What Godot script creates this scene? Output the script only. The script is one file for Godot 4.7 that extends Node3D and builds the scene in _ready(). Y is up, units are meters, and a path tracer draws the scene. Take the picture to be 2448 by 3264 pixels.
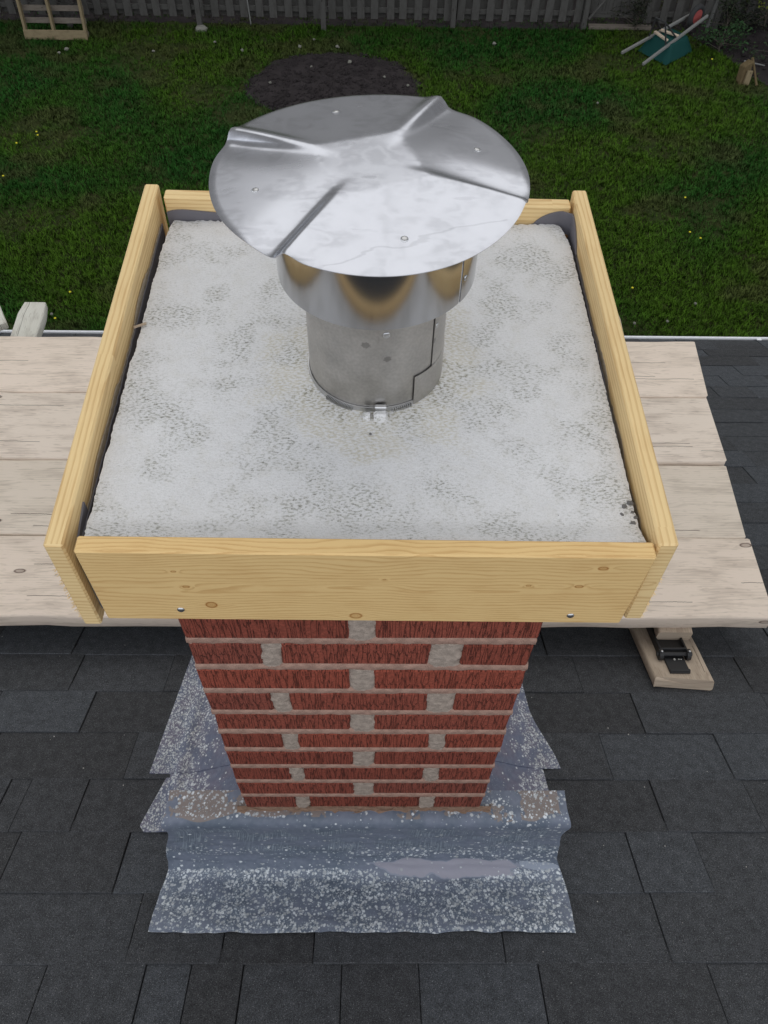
extends Node3D
# A new brick chimney with a formed concrete crown and a stainless flue cap on a dark shingle roof,
# planks of a roof scaffold behind it, and the back yard below. Metres, y up.

const ROOF_H := -0.36          # roof height at z = 0
const ROOF_S := 0.435          # roof slope: rises towards +z
const GROUND := -5.2
var used := {}
var rng := RandomNumberGenerator.new()
var M := {}

# ------------------------------------------------------------------ naming
func numbered(n: String) -> String:
	var k: int = used.get(n, 0)
	used[n] = k + 1
	return n if k == 0 else "%s_%03d" % [n, k]

func tag(o: Node, label: String, category: String, group := "", kind := "") -> void:
	if label: o.set_meta("label", label)
	if category: o.set_meta("category", category)
	if group: o.set_meta("group", group)
	if kind: o.set_meta("kind", kind)

func thing(n: String, label: String, category: String, at := Vector3.ZERO, group := "") -> Node3D:
	var o := Node3D.new()
	o.name = numbered(n)
	o.position = at
	add_child(o)
	tag(o, label, category, group)
	return o

func part(parent: Node, n: String, mesh: Mesh, mat: Material, xf := Transform3D(), label := "") -> MeshInstance3D:
	var o := MeshInstance3D.new()
	o.name = n
	o.mesh = mesh
	o.material_override = mat
	o.transform = xf
	if label: o.set_meta("label", label)
	parent.add_child(o, true)
	return o

func single(n: String, mesh: Mesh, mat: Material, label: String, category: String, group := "", kind := "", xf := Transform3D()) -> MeshInstance3D:
	var o := MeshInstance3D.new()
	o.name = numbered(n)
	o.mesh = mesh
	o.material_override = mat
	o.transform = xf
	add_child(o)
	tag(o, label, category, group, kind)
	return o

func at(p: Vector3, turn := Vector3.ZERO) -> Transform3D:
	return Transform3D(Basis.from_euler(turn * PI / 180.0), p)

# ------------------------------------------------------------------ meshes
func put(st: SurfaceTool, p: Vector3, n: Vector3, uv: Vector2) -> void:
	st.set_normal(n)
	st.set_uv(uv)
	st.add_vertex(p)

func poly(st: SurfaceTool, pts: Array, out: Vector3, uvf: Callable) -> void:
	var n: Vector3 = (pts[1] - pts[0]).cross(pts[2] - pts[0])
	if n.length() < 1e-12: return
	n = n.normalized()
	var flip := n.dot(out) > 0.0
	if not flip: n = -n
	for k in range(1, pts.size() - 1):
		var tri := [pts[0], pts[k + 1], pts[k]] if flip else [pts[0], pts[k], pts[k + 1]]
		for q in tri: put(st, q, n, uvf.call(q, n))

# a box with chamfered edges; u runs along the long axis, in metres
func bevel_box(size: Vector3, bev: float, axis := 0, off := Vector2.ZERO, warp = null) -> ArrayMesh:
	var st := SurfaceTool.new()
	st.begin(Mesh.PRIMITIVE_TRIANGLES)
	var h := size * 0.5
	var uvf := func(p: Vector3, n: Vector3) -> Vector2:
		var a := n.abs()
		var d := 0 if (a.x >= a.y and a.x >= a.z) else (1 if a.y >= a.z else 2)
		var others := [1, 2] if d == 0 else ([0, 2] if d == 1 else [0, 1])
		var ua: int = axis if d != axis else others[0]
		var va: int = others[1] if others[0] == ua else others[0]
		return Vector2(p[ua] + h[ua], p[va] + h[va] + 0.31 * d + (0.17 if n[d] < 0 else 0.0)) + off
	var pt := func(sx: float, sy: float, sz: float, a: int) -> Vector3:
		var s := Vector3(sx, sy, sz)
		var r := s * (h - Vector3(bev, bev, bev))
		r[a] = s[a] * h[a]
		return warp.call(r) if warp != null else r
	for a in 3:
		var b := (a + 1) % 3
		var c := (a + 2) % 3
		for s in [-1.0, 1.0]:
			var q := []
			for k in [[-1, -1], [1, -1], [1, 1], [-1, 1]]:
				var v := Vector3.ZERO
				v[a] = s; v[b] = k[0]; v[c] = k[1]
				q.append(pt.call(v.x, v.y, v.z, a))
			var o := Vector3.ZERO
			o[a] = s
			poly(st, q, o, uvf)
		if bev > 0.0:
			for s in [-1.0, 1.0]:
				for t in [-1.0, 1.0]:
					var q2 := []
					for k in [[-1.0, b], [1.0, b], [1.0, c], [-1.0, c]]:
						var v := Vector3.ZERO
						v[a] = k[0]; v[b] = s; v[c] = t
						q2.append(pt.call(v.x, v.y, v.z, k[1]))
					var o2 := Vector3.ZERO
					o2[b] = s; o2[c] = t
					poly(st, q2, o2, uvf)
	if bev > 0.0:
		for sx in [-1.0, 1.0]:
			for sy in [-1.0, 1.0]:
				for sz in [-1.0, 1.0]:
					poly(st, [pt.call(sx, sy, sz, 0), pt.call(sx, sy, sz, 1), pt.call(sx, sy, sz, 2)], Vector3(sx, sy, sz), uvf)
	return st.commit()

# a long piece of timber along x: rounded section, slightly uneven edges, open to cracks by its texture
func timber(length: float, w: float, t: float, seed_: int, wob := 0.002, off := Vector2.ZERO, end_warp = null) -> ArrayMesh:
	var nz := noise(seed_, 1.4, FastNoiseLite.TYPE_SIMPLEX_SMOOTH)
	var r := minf(0.006, t * 0.2)
	var prof := []                                    # z, y
	for q in [[1, 1], [-1, 1], [-1, -1], [1, -1]]:
		for k in 3:
			var a := PI * 0.25 * k + (0.0 if q[0] * q[1] > 0 else 0.0)
			var ca := cos(a); var sa := sin(a)
			if q == [1, 1]: prof.append(Vector2(w * 0.5 - r + r * ca, t * 0.5 - r + r * sa))
			elif q == [-1, 1]: prof.append(Vector2(-w * 0.5 + r - r * sa, t * 0.5 - r + r * ca))
			elif q == [-1, -1]: prof.append(Vector2(-w * 0.5 + r - r * ca, -t * 0.5 + r - r * sa))
			else: prof.append(Vector2(w * 0.5 - r + r * sa, -t * 0.5 + r - r * ca))
	var n := prof.size()
	var per := [0.0]
	for i in n: per.append(per[i] + prof[i].distance_to(prof[(i + 1) % n]))
	var m := maxi(2, int(length / 0.06))
	var rings := []
	for i in m + 1:
		var x := -length * 0.5 + length * i / m
		var ring := []
		for k in n:
			var p: Vector2 = prof[k]
			var d := nz.get_noise_2d(x * 3.0, 10.0 * signf(p.x)) * wob
			var e := nz.get_noise_2d(x * 2.0 + 40.0, p.x * 4.0) * wob
			var v := Vector3(x, p.y + e, p.x + d * signf(p.x))
			if end_warp != null: v = end_warp.call(v)
			ring.append(v)
		rings.append(ring)
	var st := SurfaceTool.new()
	st.begin(Mesh.PRIMITIVE_TRIANGLES)
	for i in m:
		for k in n:
			var k2 := (k + 1) % n
			var q := [rings[i][k], rings[i + 1][k], rings[i + 1][k2], rings[i][k2]]
			var u0: float = length * i / m; var u1: float = length * (i + 1) / m
			var uvs := [Vector2(u0, per[k]) + off, Vector2(u1, per[k]) + off, Vector2(u1, per[k + 1]) + off, Vector2(u0, per[k + 1]) + off]
			for j in [0, 1, 2, 0, 2, 3]:
				st.set_smooth_group(0)
				st.set_uv(uvs[j])
				st.add_vertex(q[j])
	for e in [0, m]:
		var c := Vector3.ZERO
		for p in rings[e]: c += p / n
		for k in n:
			var p1: Vector3 = rings[e][k]; var p2: Vector3 = rings[e][(k + 1) % n]
			var tri := [c, p1, p2] if e == 0 else [c, p2, p1]
			for p in tri:
				st.set_smooth_group(-1)
				st.set_uv(Vector2(p.z * 0.3, p.y) + off)
				st.add_vertex(p)
	st.generate_normals()
	return st.commit()

# a sheet over a grid, with thickness; fn(u, v) -> point, uvf(u, v) -> uv; up: a direction its face looks to
func sheet(nu: int, nv: int, fn: Callable, uvf: Callable, thick: float, up: Vector3, closed := false) -> ArrayMesh:
	var P := []; var N := []; var U := []
	for i in nu + 1:
		for j in nv + 1:
			P.append(fn.call(float(i) / nu, float(j) / nv))
			U.append(uvf.call(float(i) / nu, float(j) / nv))
	var w := nv + 1
	var score := 0.0
	for i in nu + 1:
		for j in nv + 1:
			var i0 := i - 1; var i1 := i + 1
			if closed:
				if i == 0: i0 = nu - 1
				if i == nu: i1 = 1
			i0 = maxi(i0, 0); i1 = mini(i1, nu)
			var j0 := maxi(j - 1, 0); var j1 := mini(j + 1, nv)
			var du: Vector3 = P[i1 * w + j] - P[i0 * w + j]
			var dv: Vector3 = P[i * w + j1] - P[i * w + j0]
			var n := du.cross(dv)
			n = n.normalized() if n.length() > 1e-14 else Vector3.ZERO
			score += n.dot(up) if up != Vector3.ZERO else n.dot(P[i * w + j] * Vector3(1, 0, 1))
			N.append(n)
	var sg := 1.0 if score >= 0.0 else -1.0
	for k in N.size():
		N[k] = N[k] * sg if N[k] != Vector3.ZERO else (up if up != Vector3.ZERO else Vector3.UP)
	var vs := PackedVector3Array(); var ns := PackedVector3Array(); var us := PackedVector2Array(); var ix := PackedInt32Array()
	for k in P.size():
		vs.append(P[k]); ns.append(N[k]); us.append(U[k])
	for k in P.size():
		vs.append(P[k] - N[k] * thick); ns.append(-N[k]); us.append(U[k])
	var B := P.size()
	for i in nu:
		for j in nv:
			var a := i * w + j; var b := (i + 1) * w + j; var c := b + 1; var d := a + 1
			if sg > 0: ix.append_array([a, c, b, a, d, c, B + a, B + b, B + c, B + a, B + c, B + d])
			else: ix.append_array([a, b, c, a, c, d, B + a, B + c, B + b, B + a, B + d, B + c])
	var edges := []
	for i in nu:
		edges.append([i * w, (i + 1) * w, i * w + 1]); edges.append([i * w + nv, (i + 1) * w + nv, i * w + nv - 1])
	if not closed:
		for j in nv:
			edges.append([j, j + 1, w + j]); edges.append([nu * w + j, nu * w + j + 1, (nu - 1) * w + j])
	for e in edges:
		var a: int = e[0]; var b: int = e[1]
		var o: Vector3 = P[a] - P[e[2]]
		var q := [P[a], P[b], P[b] - N[b] * thick, P[a] - N[a] * thick]
		var n: Vector3 = (q[1] - q[0]).cross(q[3] - q[0])
		if n.length() < 1e-14: continue
		n = n.normalized()
		var flip := n.dot(o) > 0
		if not flip: n = -n
		var s := vs.size()
		for k in 4:
			vs.append(q[k]); ns.append(n); us.append(U[a])
		if flip: ix.append_array([s, s + 2, s + 1, s, s + 3, s + 2])
		else: ix.append_array([s, s + 1, s + 2, s, s + 2, s + 3])
	var arr := []
	arr.resize(Mesh.ARRAY_MAX)
	arr[Mesh.ARRAY_VERTEX] = vs; arr[Mesh.ARRAY_NORMAL] = ns; arr[Mesh.ARRAY_TEX_UV] = us; arr[Mesh.ARRAY_INDEX] = ix
	var m := ArrayMesh.new()
	m.add_surface_from_arrays(Mesh.PRIMITIVE_TRIANGLES, arr)
	return m

# piece of a cylinder wall between two angles (0 looks to +z, positive to +x)
func curved(r: float, a0: float, a1: float, y0: float, y1: float, thick: float, n := 24, fy = null) -> ArrayMesh:
	return sheet(n, 6, func(u: float, v: float):
		var a := deg_to_rad(lerpf(a0, a1, u))
		var y := lerpf(y0, y1, v)
		if fy != null: y = fy.call(lerpf(a0, a1, u), v, y)
		return Vector3(r * sin(a), y, r * cos(a)),
		func(u: float, v: float): return Vector2(lerpf(a0, a1, u) / 360.0 * TAU * r, lerpf(y0, y1, v)), thick, Vector3.ZERO, absf(a1 - a0) > 359.0)

func tube(a: Vector3, b: Vector3, r0: float, r1: float, sides := 8) -> ArrayMesh:
	var st := SurfaceTool.new()
	st.begin(Mesh.PRIMITIVE_TRIANGLES)
	add_tube(st, a, b, r0, r1, sides)
	return st.commit()

func add_tube(st: SurfaceTool, a: Vector3, b: Vector3, r0: float, r1: float, sides := 8) -> void:
	var d := (b - a).normalized()
	var e := d.cross(Vector3.UP if absf(d.y) < 0.9 else Vector3.RIGHT).normalized()
	var f := d.cross(e)
	var uvf := func(p: Vector3, _n): return Vector2((p - a).dot(d), (p - a).dot(e) + (p - a).dot(f))
	for k in sides:
		var t0 := TAU * k / sides; var t1 := TAU * (k + 1) / sides
		var o0 := e * cos(t0) + f * sin(t0); var o1 := e * cos(t1) + f * sin(t1)
		poly(st, [a + o0 * r0, a + o1 * r0, b + o1 * r1, b + o0 * r1], o0 + o1, uvf)
		poly(st, [a, a + o0 * r0, a + o1 * r0], -d, uvf)
		poly(st, [b, b + o0 * r1, b + o1 * r1], d, uvf)

func dome(r: float, h: float, sides := 12) -> ArrayMesh:        # a rivet or screw head along +y
	return sheet(sides, 4, func(u: float, v: float):
		var a: float = TAU * u
		var t: float = v * PI * 0.5
		return Vector3(cos(a) * r * sin(t), h * cos(t), sin(a) * r * sin(t)),
		func(u: float, v: float): return Vector2(u, v), h * 0.5, Vector3.UP, true)

func lump(r: Vector3, seed_: int, rough := 0.3, sides := 7) -> ArrayMesh:   # a stone or crumb
	var nz := noise(seed_, 1.0, FastNoiseLite.TYPE_SIMPLEX)
	var st := SurfaceTool.new()
	st.begin(Mesh.PRIMITIVE_TRIANGLES)
	var rows := 5
	var pt := func(i: int, j: int) -> Vector3:
		var a := TAU * (j % sides) / sides; var t := PI * i / rows
		var d := Vector3(cos(a) * sin(t), cos(t), sin(a) * sin(t))
		return d * r * (1.0 + rough * nz.get_noise_3dv(d * 1.7 + Vector3(seed_, 0, 0)))
	for i in rows:
		for j in sides:
			var q := [pt.call(i, j), pt.call(i, j + 1), pt.call(i + 1, j + 1), pt.call(i + 1, j)]
			var o: Vector3 = q[0] + q[1] + q[2] + q[3]
			var tris := [[q[0], q[1], q[2]], [q[0], q[2], q[3]]]
			for t in tris: poly(st, t, o, func(p, _n): return Vector2(p.x + p.y, p.z))
	return st.commit()

# ------------------------------------------------------------------ textures
func noise(seed_: int, freq: float, type := FastNoiseLite.TYPE_SIMPLEX_SMOOTH, oct := 3) -> FastNoiseLite:
	var n := FastNoiseLite.new()
	n.seed = seed_
	n.frequency = freq
	n.noise_type = type
	n.fractal_octaves = oct
	n.fractal_type = FastNoiseLite.FRACTAL_FBM if oct > 1 else FastNoiseLite.FRACTAL_NONE
	return n

# bytes of a noise picture; sx, sy stretch it
func nz(w: int, h: int, seed_: int, freq: float, sx := 1, sy := 1, oct := 3, type := FastNoiseLite.TYPE_SIMPLEX_SMOOTH) -> PackedByteArray:
	var im := noise(seed_, freq, type, oct).get_seamless_image(maxi(8, w / sx), maxi(8, h / sy))
	im.convert(Image.FORMAT_L8)
	if sx > 1 or sy > 1: im.resize(w, h, Image.INTERPOLATE_CUBIC)
	return im.get_data()

func tex(im: Image) -> ImageTexture:
	return ImageTexture.create_from_image(im)

func image_of(w: int, h: int, px: PackedByteArray) -> Image:
	return Image.create_from_data(w, h, false, Image.FORMAT_RGB8, px)

func grey_of(w: int, h: int, px: PackedByteArray) -> Image:
	return Image.create_from_data(w, h, false, Image.FORMAT_L8, px)

func mat(color: Color, rough := 0.9, albedo: Texture2D = null, scale := Vector2.ONE, height: Texture2D = null, hs := 0.1, spec := 0.5) -> StandardMaterial3D:
	var m := StandardMaterial3D.new()
	m.albedo_color = color
	m.roughness = rough
	m.metallic_specular = spec
	if albedo: m.albedo_texture = albedo
	if height:
		m.heightmap_enabled = true
		m.heightmap_texture = height
		m.heightmap_scale = hs
	m.uv1_scale = Vector3(scale.x, scale.y, 1.0)
	return m

func lin(r: float, g: float, b: float) -> Color:
	return Color(r, g, b).linear_to_srgb()

func byte(v: float) -> int:
	return clampi(int(v * 255.0 + 0.5), 0, 255)

# timber: grain lines along x round knots; cols: pale, dark, knot. Returns [albedo, height]
func wood(w: int, h: int, seed_: int, rings: float, pale: Color, dark: Color, knots: Array, contrast: float, weather: float, cracks := 0, waver := 1.0) -> Array:
	var warp := nz(w, h, seed_, 0.006, 4, 1, 3)
	var fine := nz(w, h, seed_ + 1, 0.25, 16, 1, 2)
	var pits := nz(w, h, seed_ + 2, 0.09, 4, 1, 3)
	var blot := nz(w, h, seed_ + 3, 0.012, 2, 1, 4)
	var px := PackedByteArray(); px.resize(w * h * 3)
	var hp := PackedByteArray(); hp.resize(w * h)
	var r := RandomNumberGenerator.new(); r.seed = seed_
	var x0 := w * r.randf_range(0.3, 0.7)
	var y0 := h * r.randf_range(0.35, 0.65)
	for y in h:
		for x in w:
			var i := y * w + x
			var yy := float(y) + (warp[i] - 128.0) * 0.05 * waver * h / 128.0
			var xx := (float(x) - x0) * 0.055
			var f := sqrt((yy - y0) * (yy - y0) + xx * xx * 0.6 + 30.0) / h * rings
			var kd := 0.0
			var bl := (blot[i] - 128.0) / 128.0
			for k in knots:
				var dx: float = (x - k.x) / (k.z * 2.2); var dy: float = (y - k.y) / k.z
				var d2 := dx * dx + dy * dy
				if d2 < 16.0:
					f += 1.5 * exp(-d2 * 0.35) * (1.0 if y > k.y else -1.0)
					var d1: float = sqrt((x - k.x) * (x - k.x) * k.w + (y - k.y) * (y - k.y)) / k.z
					if d1 < 1.0: kd = maxf(kd, 0.5 + 0.9 * smoothstep(0.62, 0.95, d1)); f = d1 * 3.0
					elif d1 < 1.25: kd = maxf(kd, 0.7 * (1.25 - d1) * 4.0)
			f += bl * 0.3 * waver
			var fr := f - floorf(f)
			var late := smoothstep(0.45, 0.92, fr) * (1.0 - smoothstep(0.93, 1.0, fr))
			var t := late * contrast + (fine[i] - 128.0) / 128.0 * 0.3 * contrast
			var pit := smoothstep(0.66, 0.8, pits[i] / 255.0) * weather
			t = clampf(t + kd * 0.8 + pit * 0.55 + bl * (0.10 + 0.42 * weather), 0.0, 1.3)
			px[i * 3] = byte(lerpf(pale.r, dark.r, t))
			px[i * 3 + 1] = byte(lerpf(pale.g, dark.g, t))
			px[i * 3 + 2] = byte(lerpf(pale.b, dark.b, t))
			hp[i] = byte(0.75 - late * 0.25 * contrast - pit * 0.4 - 0.2 * (fine[i] - 128.0) / 128.0 - kd * 0.1)
	for c in cracks:                                   # checks: thin dark splits along the grain
		var cx := r.randi_range(0, w - 1); var cy := float(r.randi_range(h / 8, h * 7 / 8))
		for s in r.randi_range(w / 10, w / 4):
			cy += r.randf_range(-0.35, 0.35)
			var i2 := (int(cy) % h) * w + (cx + s) % w
			var i3 := ((int(cy) + 1) % h) * w + (cx + s) % w
			for ch in 3:
				px[i2 * 3 + ch] = int(px[i2 * 3 + ch] * 0.35)
				px[i3 * 3 + ch] = int(px[i3 * 3 + ch] * 0.6)
			hp[i2] = 20
			hp[i3] = 70
	return [tex(image_of(w, h, px)), tex(grey_of(w, h, hp))]

func speckle(px: PackedByteArray, w: int, h: int, n: int, r: RandomNumberGenerator, mask: Callable, col: Color, rmax: float) -> void:
	for k in n:
		var cx := r.randf() * w; var cy := r.randf() * h
		if r.randf() > mask.call(cx / w, cy / h): continue
		var rad := 0.8 + rmax * pow(r.randf(), 2.5)
		var ex := r.randf_range(0.75, 1.3)
		var tone := r.randf_range(0.8, 1.08)
		for y in range(int(cy - rad), int(cy + rad) + 1):
			for x in range(int(cx - rad * ex), int(cx + rad * ex) + 1):
				var dx := (x - cx) / ex; var dy := y - cy
				if dx * dx + dy * dy > rad * rad * r.randf_range(0.65, 1.1): continue
				var i := (posmod(y, h) * w + posmod(x, w)) * 3
				px[i] = byte(col.r * tone); px[i + 1] = byte(col.g * tone); px[i + 2] = byte(col.b * tone)

func make_materials() -> void:
	# --- concrete
	var w := 1024
	var a := nz(w, w, 11, 0.006, 1, 1, 4)
	var b := nz(w, w, 12, 0.11, 2, 1, 3)
	var e := nz(w, w, 15, 0.16, 2, 1, 4)
	var c := nz(w, w, 13, 0.22, 1, 1, 2)
	var d := nz(w, w, 14, 0.018, 1, 1, 3)
	var px := PackedByteArray(); px.resize(w * w * 3)
	var hp := PackedByteArray(); hp.resize(w * w)
	for i in w * w:
		var patch := smoothstep(0.28, 0.85, a[i] / 255.0 + (d[i] - 128.0) / 128.0 * 0.12)
		var curl := smoothstep(0.06, 0.005, absf(b[i] / 255.0 - 0.5)) * smoothstep(0.40, 0.60, e[i] / 255.0)
		var rough := smoothstep(0.50, 0.72, e[i] / 255.0)
		var scar := clampf(curl * (0.22 + 0.78 * patch) * 0.85 + rough * (0.10 + 0.90 * patch * patch) * 0.6, 0.0, 1.0)
		var pit := smoothstep(0.70, 0.84, c[i] / 255.0 + scar * 0.08)
		var dirt := smoothstep(0.55, 0.8, d[i] / 255.0)
		var qx := (i % w) / 1024.0 * 0.575 - 0.284 - 0.014; var qz := (i / w) / 1024.0 * 0.578 - 0.3665 + 0.064
		var ring := sqrt(qx * qx + qz * qz) + (a[i] - 128.0) / 128.0 * 0.05
		dirt = maxf(dirt * 0.10, smoothstep(0.155, 0.105, ring) * smoothstep(0.2, 0.8, e[i] / 255.0))      # brown run-off stain about the pipe
		var v := 0.874 - 0.034 * patch - 0.25 * scar - 0.20 * pit * (0.3 + 0.7 * patch) + (c[i] - 128.0) / 128.0 * 0.045 + (a[i] - 128.0) / 128.0 * 0.02
		px[i * 3] = byte(v * (1.0 - 0.07 * dirt)); px[i * 3 + 1] = byte(v * (0.997 - 0.09 * dirt)); px[i * 3 + 2] = byte(v * (0.993 - 0.05 * scar - 0.15 * dirt))
		hp[i] = byte(0.75 - 0.25 * scar - 0.35 * pit + (e[i] - 128.0) / 900.0)
	M.concrete = mat(Color.WHITE, 0.85, tex(image_of(w, w, px)), Vector2.ONE, tex(grey_of(w, w, hp)), 0.13, 0.4)
	# --- brick: combed face with upright tears
	w = 512
	a = nz(w, w, 21, 0.055, 1, 16, 2)
	b = nz(w, w, 22, 0.05, 1, 1, 3)
	c = nz(w, w, 23, 0.35, 1, 1, 1)
	px.resize(w * w * 3); hp.resize(w * w)
	for i in w * w:
		var tear := smoothstep(0.085, 0.02, absf(a[i] / 255.0 - 0.5 + (c[i] - 128.0) / 2600.0)) * smoothstep(0.22, 0.5, b[i] / 255.0)
		var fl := (b[i] - 128.0) / 128.0
		var grit := smoothstep(0.86, 0.95, c[i] / 255.0)
		var k := (1.0 - 0.40 * tear) * (1.0 + 0.16 * fl)
		px[i * 3] = byte(0.545 * k + 0.22 * grit); px[i * 3 + 1] = byte(0.288 * k + 0.20 * grit); px[i * 3 + 2] = byte(0.232 * k + 0.17 * grit)
		hp[i] = byte(0.7 - 0.6 * tear + 0.12 * fl)
	var bt := tex(image_of(w, w, px)); var bh := tex(grey_of(w, w, hp))
	M.brick = []
	for k in 4:
		M.brick.append(mat([Color(1, 1, 1), Color(0.95, 0.94, 0.94), Color(1.03, 1.0, 0.98), Color(0.95, 0.98, 1.0)][k], 0.9, bt, Vector2(6, 6), bh, 0.22, 0.3))
	# --- mortar
	w = 256
	a = nz(w, w, 31, 0.03, 1, 1, 4)
	c = nz(w, w, 33, 0.3, 1, 1, 2)
	px.resize(w * w * 3); hp.resize(w * w)
	for i in w * w:
		var v := 0.645 + 0.06 * (a[i] - 128.0) / 128.0 + 0.07 * (c[i] - 128.0) / 128.0
		px[i * 3] = byte(v * 1.03); px[i * 3 + 1] = byte(v * 0.95); px[i * 3 + 2] = byte(v * 0.89)
		hp[i] = byte(0.5 + 0.3 * (a[i] - 128.0) / 128.0 + 0.3 * (c[i] - 128.0) / 128.0)
	var mt := tex(image_of(w, w, px)); var mh := tex(grey_of(w, w, hp))
	M.mortar = mat(Color(1, 0.99, 0.97), 0.95, mt, Vector2(9, 9), mh, 0.2, 0.25)
	M.mortar_dark = mat(Color(0.80, 0.72, 0.66), 0.95, mt, Vector2(9, 9), mh, 0.15, 0.25)
	M.mortar_pink = mat(Color(0.95, 0.84, 0.80), 0.95, mt, Vector2(9, 9), mh, 0.15, 0.25)
	# --- pine
	var pale := Color(0.925, 0.81, 0.595); var dark := Color(0.70, 0.52, 0.31)
	var t := wood(1024, 256, 41, 26.0, pale, dark, [Vector4(211, 60, 10.5, 1), Vector4(483, 20, 10, 0.7), Vector4(924, 197, 5, 0.3), Vector4(893, 134, 5, 0.4), Vector4(800, 136, 3, 0.4), Vector4(160, 179, 3, 0.4), Vector4(174, 126, 4, 0.4), Vector4(536, 155, 2, 0.4)], 0.34, 0.0)
	M.pine_front = mat(Color(0.97, 0.94, 0.89), 0.62, t[0], Vector2(1.0 / 0.58, 1.0 / 0.14), t[1], 0.03, 0.35)
	t = wood(1024, 256, 47, 21.0, pale, dark, [Vector4(640, 70, 5, 0.5), Vector4(240, 180, 4, 0.6)], 0.36, 0.05, 0, 0.35)
	M.pine = mat(Color(1, 1, 1), 0.62, t[0], Vector2(1.0 / 0.75, 1.0 / 0.13), t[1], 0.03, 0.35)
	# --- weathered scaffold plank
	var gp := Color(0.885, 0.825, 0.755); var gd := Color(0.50, 0.44, 0.40)
	M.plank = []
	t = wood(1024, 512, 51, 44.0, gp, gd, [Vector4(300, 200, 9, 0.6), Vector4(820, 330, 10, 0.6)], 0.12, 0.28, 5)
	M.plank.append(mat(Color(1, 1, 1), 0.9, t[0], Vector2(1.0 / 1.3, 1.0 / 0.36), t[1], 0.1, 0.25))
	M.plank.append(mat(Color(0.96, 0.97, 0.97), 0.9, t[0], Vector2(1.0 / 1.5, 1.0 / 0.40), t[1], 0.1, 0.25))
	t = wood(1024, 512, 57, 50.0, Color(0.875, 0.82, 0.755), gd, [Vector4(700, 150, 10, 0.6), Vector4(160, 340, 8, 0.6)], 0.13, 0.34, 8)
	M.plank.append(mat(Color(1, 1, 1), 0.9, t[0], Vector2(1.0 / 1.3, 1.0 / 0.36), t[1], 0.1, 0.25))
	M.grey_wood = mat(Color(0.93, 0.98, 1.0), 0.9, t[0], Vector2(1.0 / 0.9, 1.0 / 0.3), t[1], 0.1, 0.25)
	M.old_wood = mat(Color(0.84, 0.82, 0.79), 0.9, t[0], Vector2(1.0 / 0.9, 1.0 / 0.3), t[1], 0.12, 0.25)
	M.fence_wood = mat(Color(0.36, 0.38, 0.40), 0.95, t[0], Vector2(1.0 / 1.6, 1.0 / 0.5), null, 0.1, 0.2)
	M.pallet_wood = mat(Color(0.58, 0.56, 0.48), 0.9, t[0], Vector2(1.0 / 1.2, 1.0 / 0.4), null, 0.1, 0.2)
	M.pallet_grey = mat(Color(0.50, 0.50, 0.50), 0.9, t[0], Vector2(1.0 / 1.2, 1.0 / 0.4), null, 0.1, 0.2)
	M.fresh_wood = mat(Color(0.44, 0.41, 0.33), 0.9, t[0], Vector2(2, 4), null, 0.1, 0.2)
	# --- lead of the head flashing: v runs from the wall down onto the roof
	make_lead()
	# --- shingle granules
	w = 512
	a = nz(w, w, 71, 0.02, 1, 1, 3)
	px.resize(w * w * 3); hp.resize(w * w)
	var r := RandomNumberGenerator.new(); r.seed = 71
	for i in w * w:
		var g := r.randf()
		var v := 0.272 + 0.03 * (a[i] - 128.0) / 128.0 + (g - 0.5) * 0.22
		var bright := 0.0
		if r.randf() > 0.982: bright = r.randf_range(0.14, 0.42)
		px[i * 3] = byte(v * 0.995 + bright); px[i * 3 + 1] = byte(v * 1.02 + bright); px[i * 3 + 2] = byte(v * 1.055 + bright * 0.96)
		hp[i] = byte(0.3 + g * 0.5 + bright)
	var sh := image_of(w, w, px); var sg := grey_of(w, w, hp)
	var stx := tex(sh); var shx := tex(sg)
	M.shingle = []
	for k in 4:
		M.shingle.append(mat([Color(1, 1, 1), Color(0.96, 0.955, 0.95), Color(1.05, 1.06, 1.07), Color(0.92, 0.91, 0.90)][k], 0.92, stx, Vector2(2.6, 2.6), shx, 0.1, 0.3))
	# --- stainless steel with a marbled film
	w = 512
	a = nz(w, w, 81, 0.008, 1, 1, 5)
	b = nz(w, w, 82, 0.02, 4, 1, 4)
	d = nz(w, w, 86, 0.01, 1, 1, 3)
	c = nz(w, w, 83, 0.2, 1, 1, 2)
	px.resize(w * w * 3); hp.resize(w * w)
	for i in w * w:
		var band := 0.5 + 0.5 * sin(a[i] / 255.0 * 16.0 + b[i] / 255.0 * 9.0)
		var film := band * smoothstep(0.3, 0.7, d[i] / 255.0)
		var spot := smoothstep(0.80, 0.88, b[i] / 255.0)
		var px_ := (i % w) / 256.0 - 1.0; var pz_ := (i / w) / 256.0 - 1.0
		var out := px_ * 0.358 + pz_ * 0.934; var along := -px_ * 0.934 + pz_ * 0.358
		var tide := smoothstep(0.013, 0.004, absf(out - 0.765 - 0.05 * (b[i] - 128.0) / 128.0 - 0.04 * along)) * (1.0 if absf(along) < 0.58 else 0.0)   # tide mark left by standing water
		var v := 0.80 - 0.05 * tide - 0.045 * film - 0.03 * spot - 0.03 * d[i] / 255.0
		px[i * 3] = byte(v); px[i * 3 + 1] = byte(v * 1.01); px[i * 3 + 2] = byte(v * 1.045)
		hp[i] = byte(0.24 + 0.01 * film + 0.04 * spot)
	M.cap = mat(Color(1, 1, 1), 1.0, tex(image_of(w, w, px)), Vector2(1, 1), null, 0.1)
	M.cap.metallic = 1.0
	M.cap.roughness_texture = tex(grey_of(w, w, hp))
	# --- flue wall: dull, with water spots
	a = nz(w, w, 84, 0.02, 1, 1, 4)
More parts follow.
